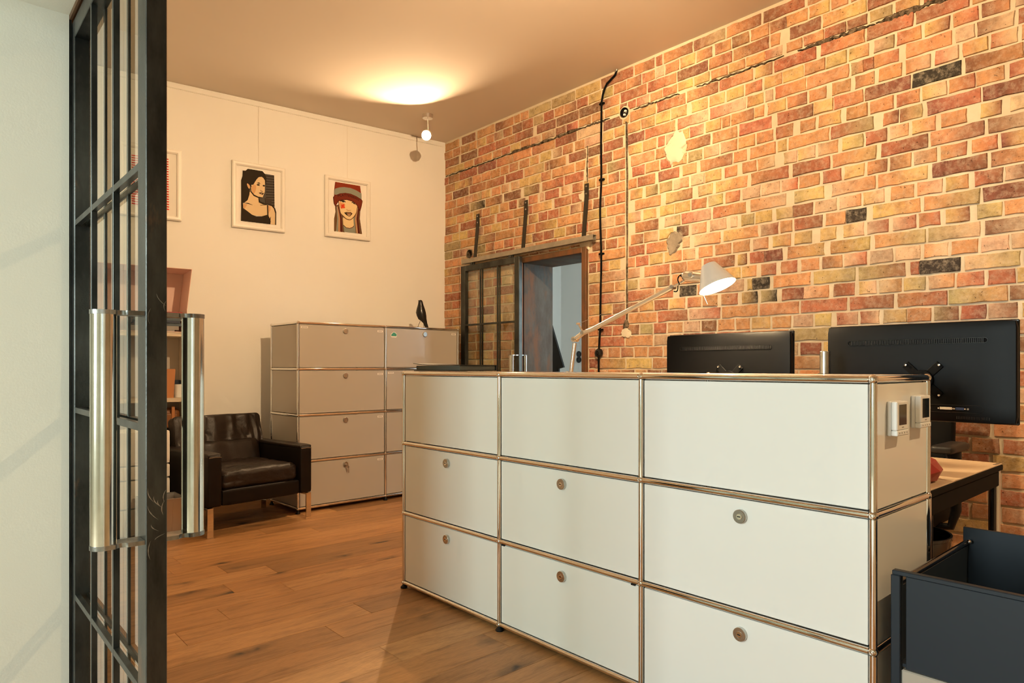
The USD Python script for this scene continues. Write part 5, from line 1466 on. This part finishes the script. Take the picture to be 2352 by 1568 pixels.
for i, z in enumerate((1.3475, 0.8375, 0.500)):
    niche_box('niche_shelf', 2.318, 3.144, z, z + 0.031, -0.345, -0.004, oak_shelf, ('upper pale wooden shelf in the white wall niche, under the paper stack', 'middle pale wooden shelf in the white wall niche, under the white cup', 'lowest pale wooden shelf in the white wall niche, under the tan bag')[i], 'shelf')
zz = 1.3788
for i, (mat, th_, s0, lab) in enumerate(((grey_card, 0.018, 2.40, 'pale grey folder at the bottom of the stack in the niche'), (grey_card, 0.030, 2.37, 'thick grey folder second from the bottom of the stack in the niche'), (blue_grey, 0.022, 2.345, 'grey blue folder in the lower half of the stack in the niche'), (navy, 0.018, 2.36, 'dark navy folder in the middle of the stack in the niche'), (blue_grey, 0.026, 2.35, 'grey blue folder below the two topmost of the stack in the niche'), (navy, 0.016, 2.37, 'navy folder directly under the red one in the niche'), (redc, 0.026, 2.345, 'red folder on top of the stack in the niche'))):
    niche_box('folder', s0, s0 + 0.33, zz + 0.0004, zz + th_, -0.30, -0.02 - 0.004 * (i % 3), mat, lab, 'folder', 'stacked folders in the niche')
    zz += th_ + 0.0004
zl = 0.8686
obj('wooden_board', moved(wall_prism([(2.405, zl), (2.49, zl), (2.475, zl + 0.225), (2.392, zl + 0.225)], -0.05, -0.03), (0, 0, 0)), orange_w, 'orange wooden board standing on the middle niche shelf', 'board', smooth=False)
niche_box('file_box', 2.33, 2.42, zl, zl + 0.135, -0.30, -0.17, navy, 'dark navy file box at the back of the middle niche shelf', 'box')
cupm = lathe([(0.0, 0.002), (0.040, 0.002), (0.043, 0.006), (0.044, 0.106), (0.041, 0.106), (0.039, 0.009), (0.0, 0.008)], 32, tuple(wallpt(2.352, zl - 0.002, -0.075)))
cup = Thing('cup', 'white cup at the right end of the middle niche shelf', 'cup', tuple(wallpt(2.352, zl, -0.075)))
cup.part('cup_body', cupm, white_pl, local=False)
hc_ = wallpt(2.352 - 0.0, zl + 0.055, -0.075)
cup.part('handle', sweep([hc_ + rgt * 0.040 + [0, 0, 0.032], hc_ + rgt * 0.062 + [0, 0, 0.026], hc_ + rgt * 0.070, hc_ + rgt * 0.060 + [0, 0, -0.026], hc_ + rgt * 0.040 + [0, 0, -0.030]], 0.0045, 10), white_pl, local=False)
# tan bag and the cabinet below
bag = Thing('leather_bag', 'tan leather bag in the shadowed lower part of the niche', 'bag', tuple(wallpt(2.42, 0.5315, -0.15)))
bag.part('bag_body', dent(moved(rbox(0.26, 0.12, 0.25, 0.045, 14), tuple(wallpt(2.47, 0.660, -0.17)), rz=math.atan2(WN[1], WN[0]) + PI / 2), 0.012, 9, 3), tan_lea, local=False, smooth=60)
bag.part('bag_flap', moved(rbox(0.16, 0.02, 0.11, 0.009, 10), tuple(wallpt(2.45, 0.69, -0.098)), rz=math.atan2(WN[1], WN[0]) + PI / 2), tan_lea, local=False, smooth=60)
bag.part('bag_strap', moved(rbox(0.024, 0.012, 0.13, 0.005, 6), tuple(wallpt(2.40, 0.735, -0.082)), rz=math.atan2(WN[1], WN[0]) + PI / 2), orange_w, local=False, smooth=60)
PT = Thing('paper_tower', 'small white drawer tower standing on the floor between the niche and the armchair', 'drawer unit', (1.14, 5.05, 0))
for i, (z0_, z1_) in enumerate(((0.004, 0.180), (0.182, 0.3670), (0.3690, 0.4600), (0.4620, 0.684))):
    pn = PT.part('drawer', moved(rbox(0.31, 0.30, z1_ - z0_, 0.012, 6), (1.14, 5.06, (z0_ + z1_) / 2)), card, local=False, smooth=40)
    PT.part('slot', box(1.237, 1.245, 4.9085, 4.9105, (z0_ + z1_) / 2 - 0.016, (z0_ + z1_) / 2 + 0.016), black_pl, local=False, parent=pn, smooth=False)
pn = PT.part('panel_line', box(1.08, 1.263, 4.9088, 4.9102, 0.480, 0.4815), grey_card, local=False, smooth=False)
PT.part('panel_line', box(1.2615, 1.263, 4.9088, 4.9102, 0.4816, 0.655), grey_card, local=False, smooth=False)
# waste bin in front
bq = np.array([1.195, 4.715, 0.0])
wbin = Thing('waste_bin', 'square tapering brushed steel waste bin near the niche', 'bin', tuple(bq), 0.0)
def ring(h_, z, r=0.012):
    return np.array([(sx * h_ + (r if False else 0), sy * h_, z) for sx, sy in ((-1, -1), (1, -1), (1, 1), (-1, 1))])
m = loft([ring(0.092, 0.002), ring(0.118, 0.262), ring(0.116, 0.262), ring(0.090, 0.006)], True)
wbin.part('bin_body', trimesh.Trimesh(m.vertices + [0, 0.05, 0], m.faces, process=False), bin_metal, smooth=False)
R_ = [ring(0.1185, 0.2622), ring(0.122, 0.2640), ring(0.122, 0.2700), ring(0.1165, 0.2700), ring(0.1160, 0.2622)]
m = loft(R_ , False)
wbin.part('rim', trimesh.Trimesh(m.vertices + [0, 0.05, 0], m.faces, process=False), steel_br, smooth=False)
for x in (-0.05, 0.05):
    mm_ = loft([np.array([(x - 0.0035, -0.0935 - (0.026 * (z - 0.002) / 0.26), z), (x + 0.0035, -0.0935 - (0.026 * (z - 0.002) / 0.26), z), (x + 0.0035, -0.0915 - (0.026 * (z - 0.002) / 0.26), z), (x - 0.0035, -0.0915 - (0.026 * (z - 0.002) / 0.26), z)]) for z in (0.03, 0.245)])
    wbin.part('pressed_rib', trimesh.Trimesh(mm_.vertices + [0, 0.05, 0], mm_.faces, process=False), bin_metal, smooth=False)
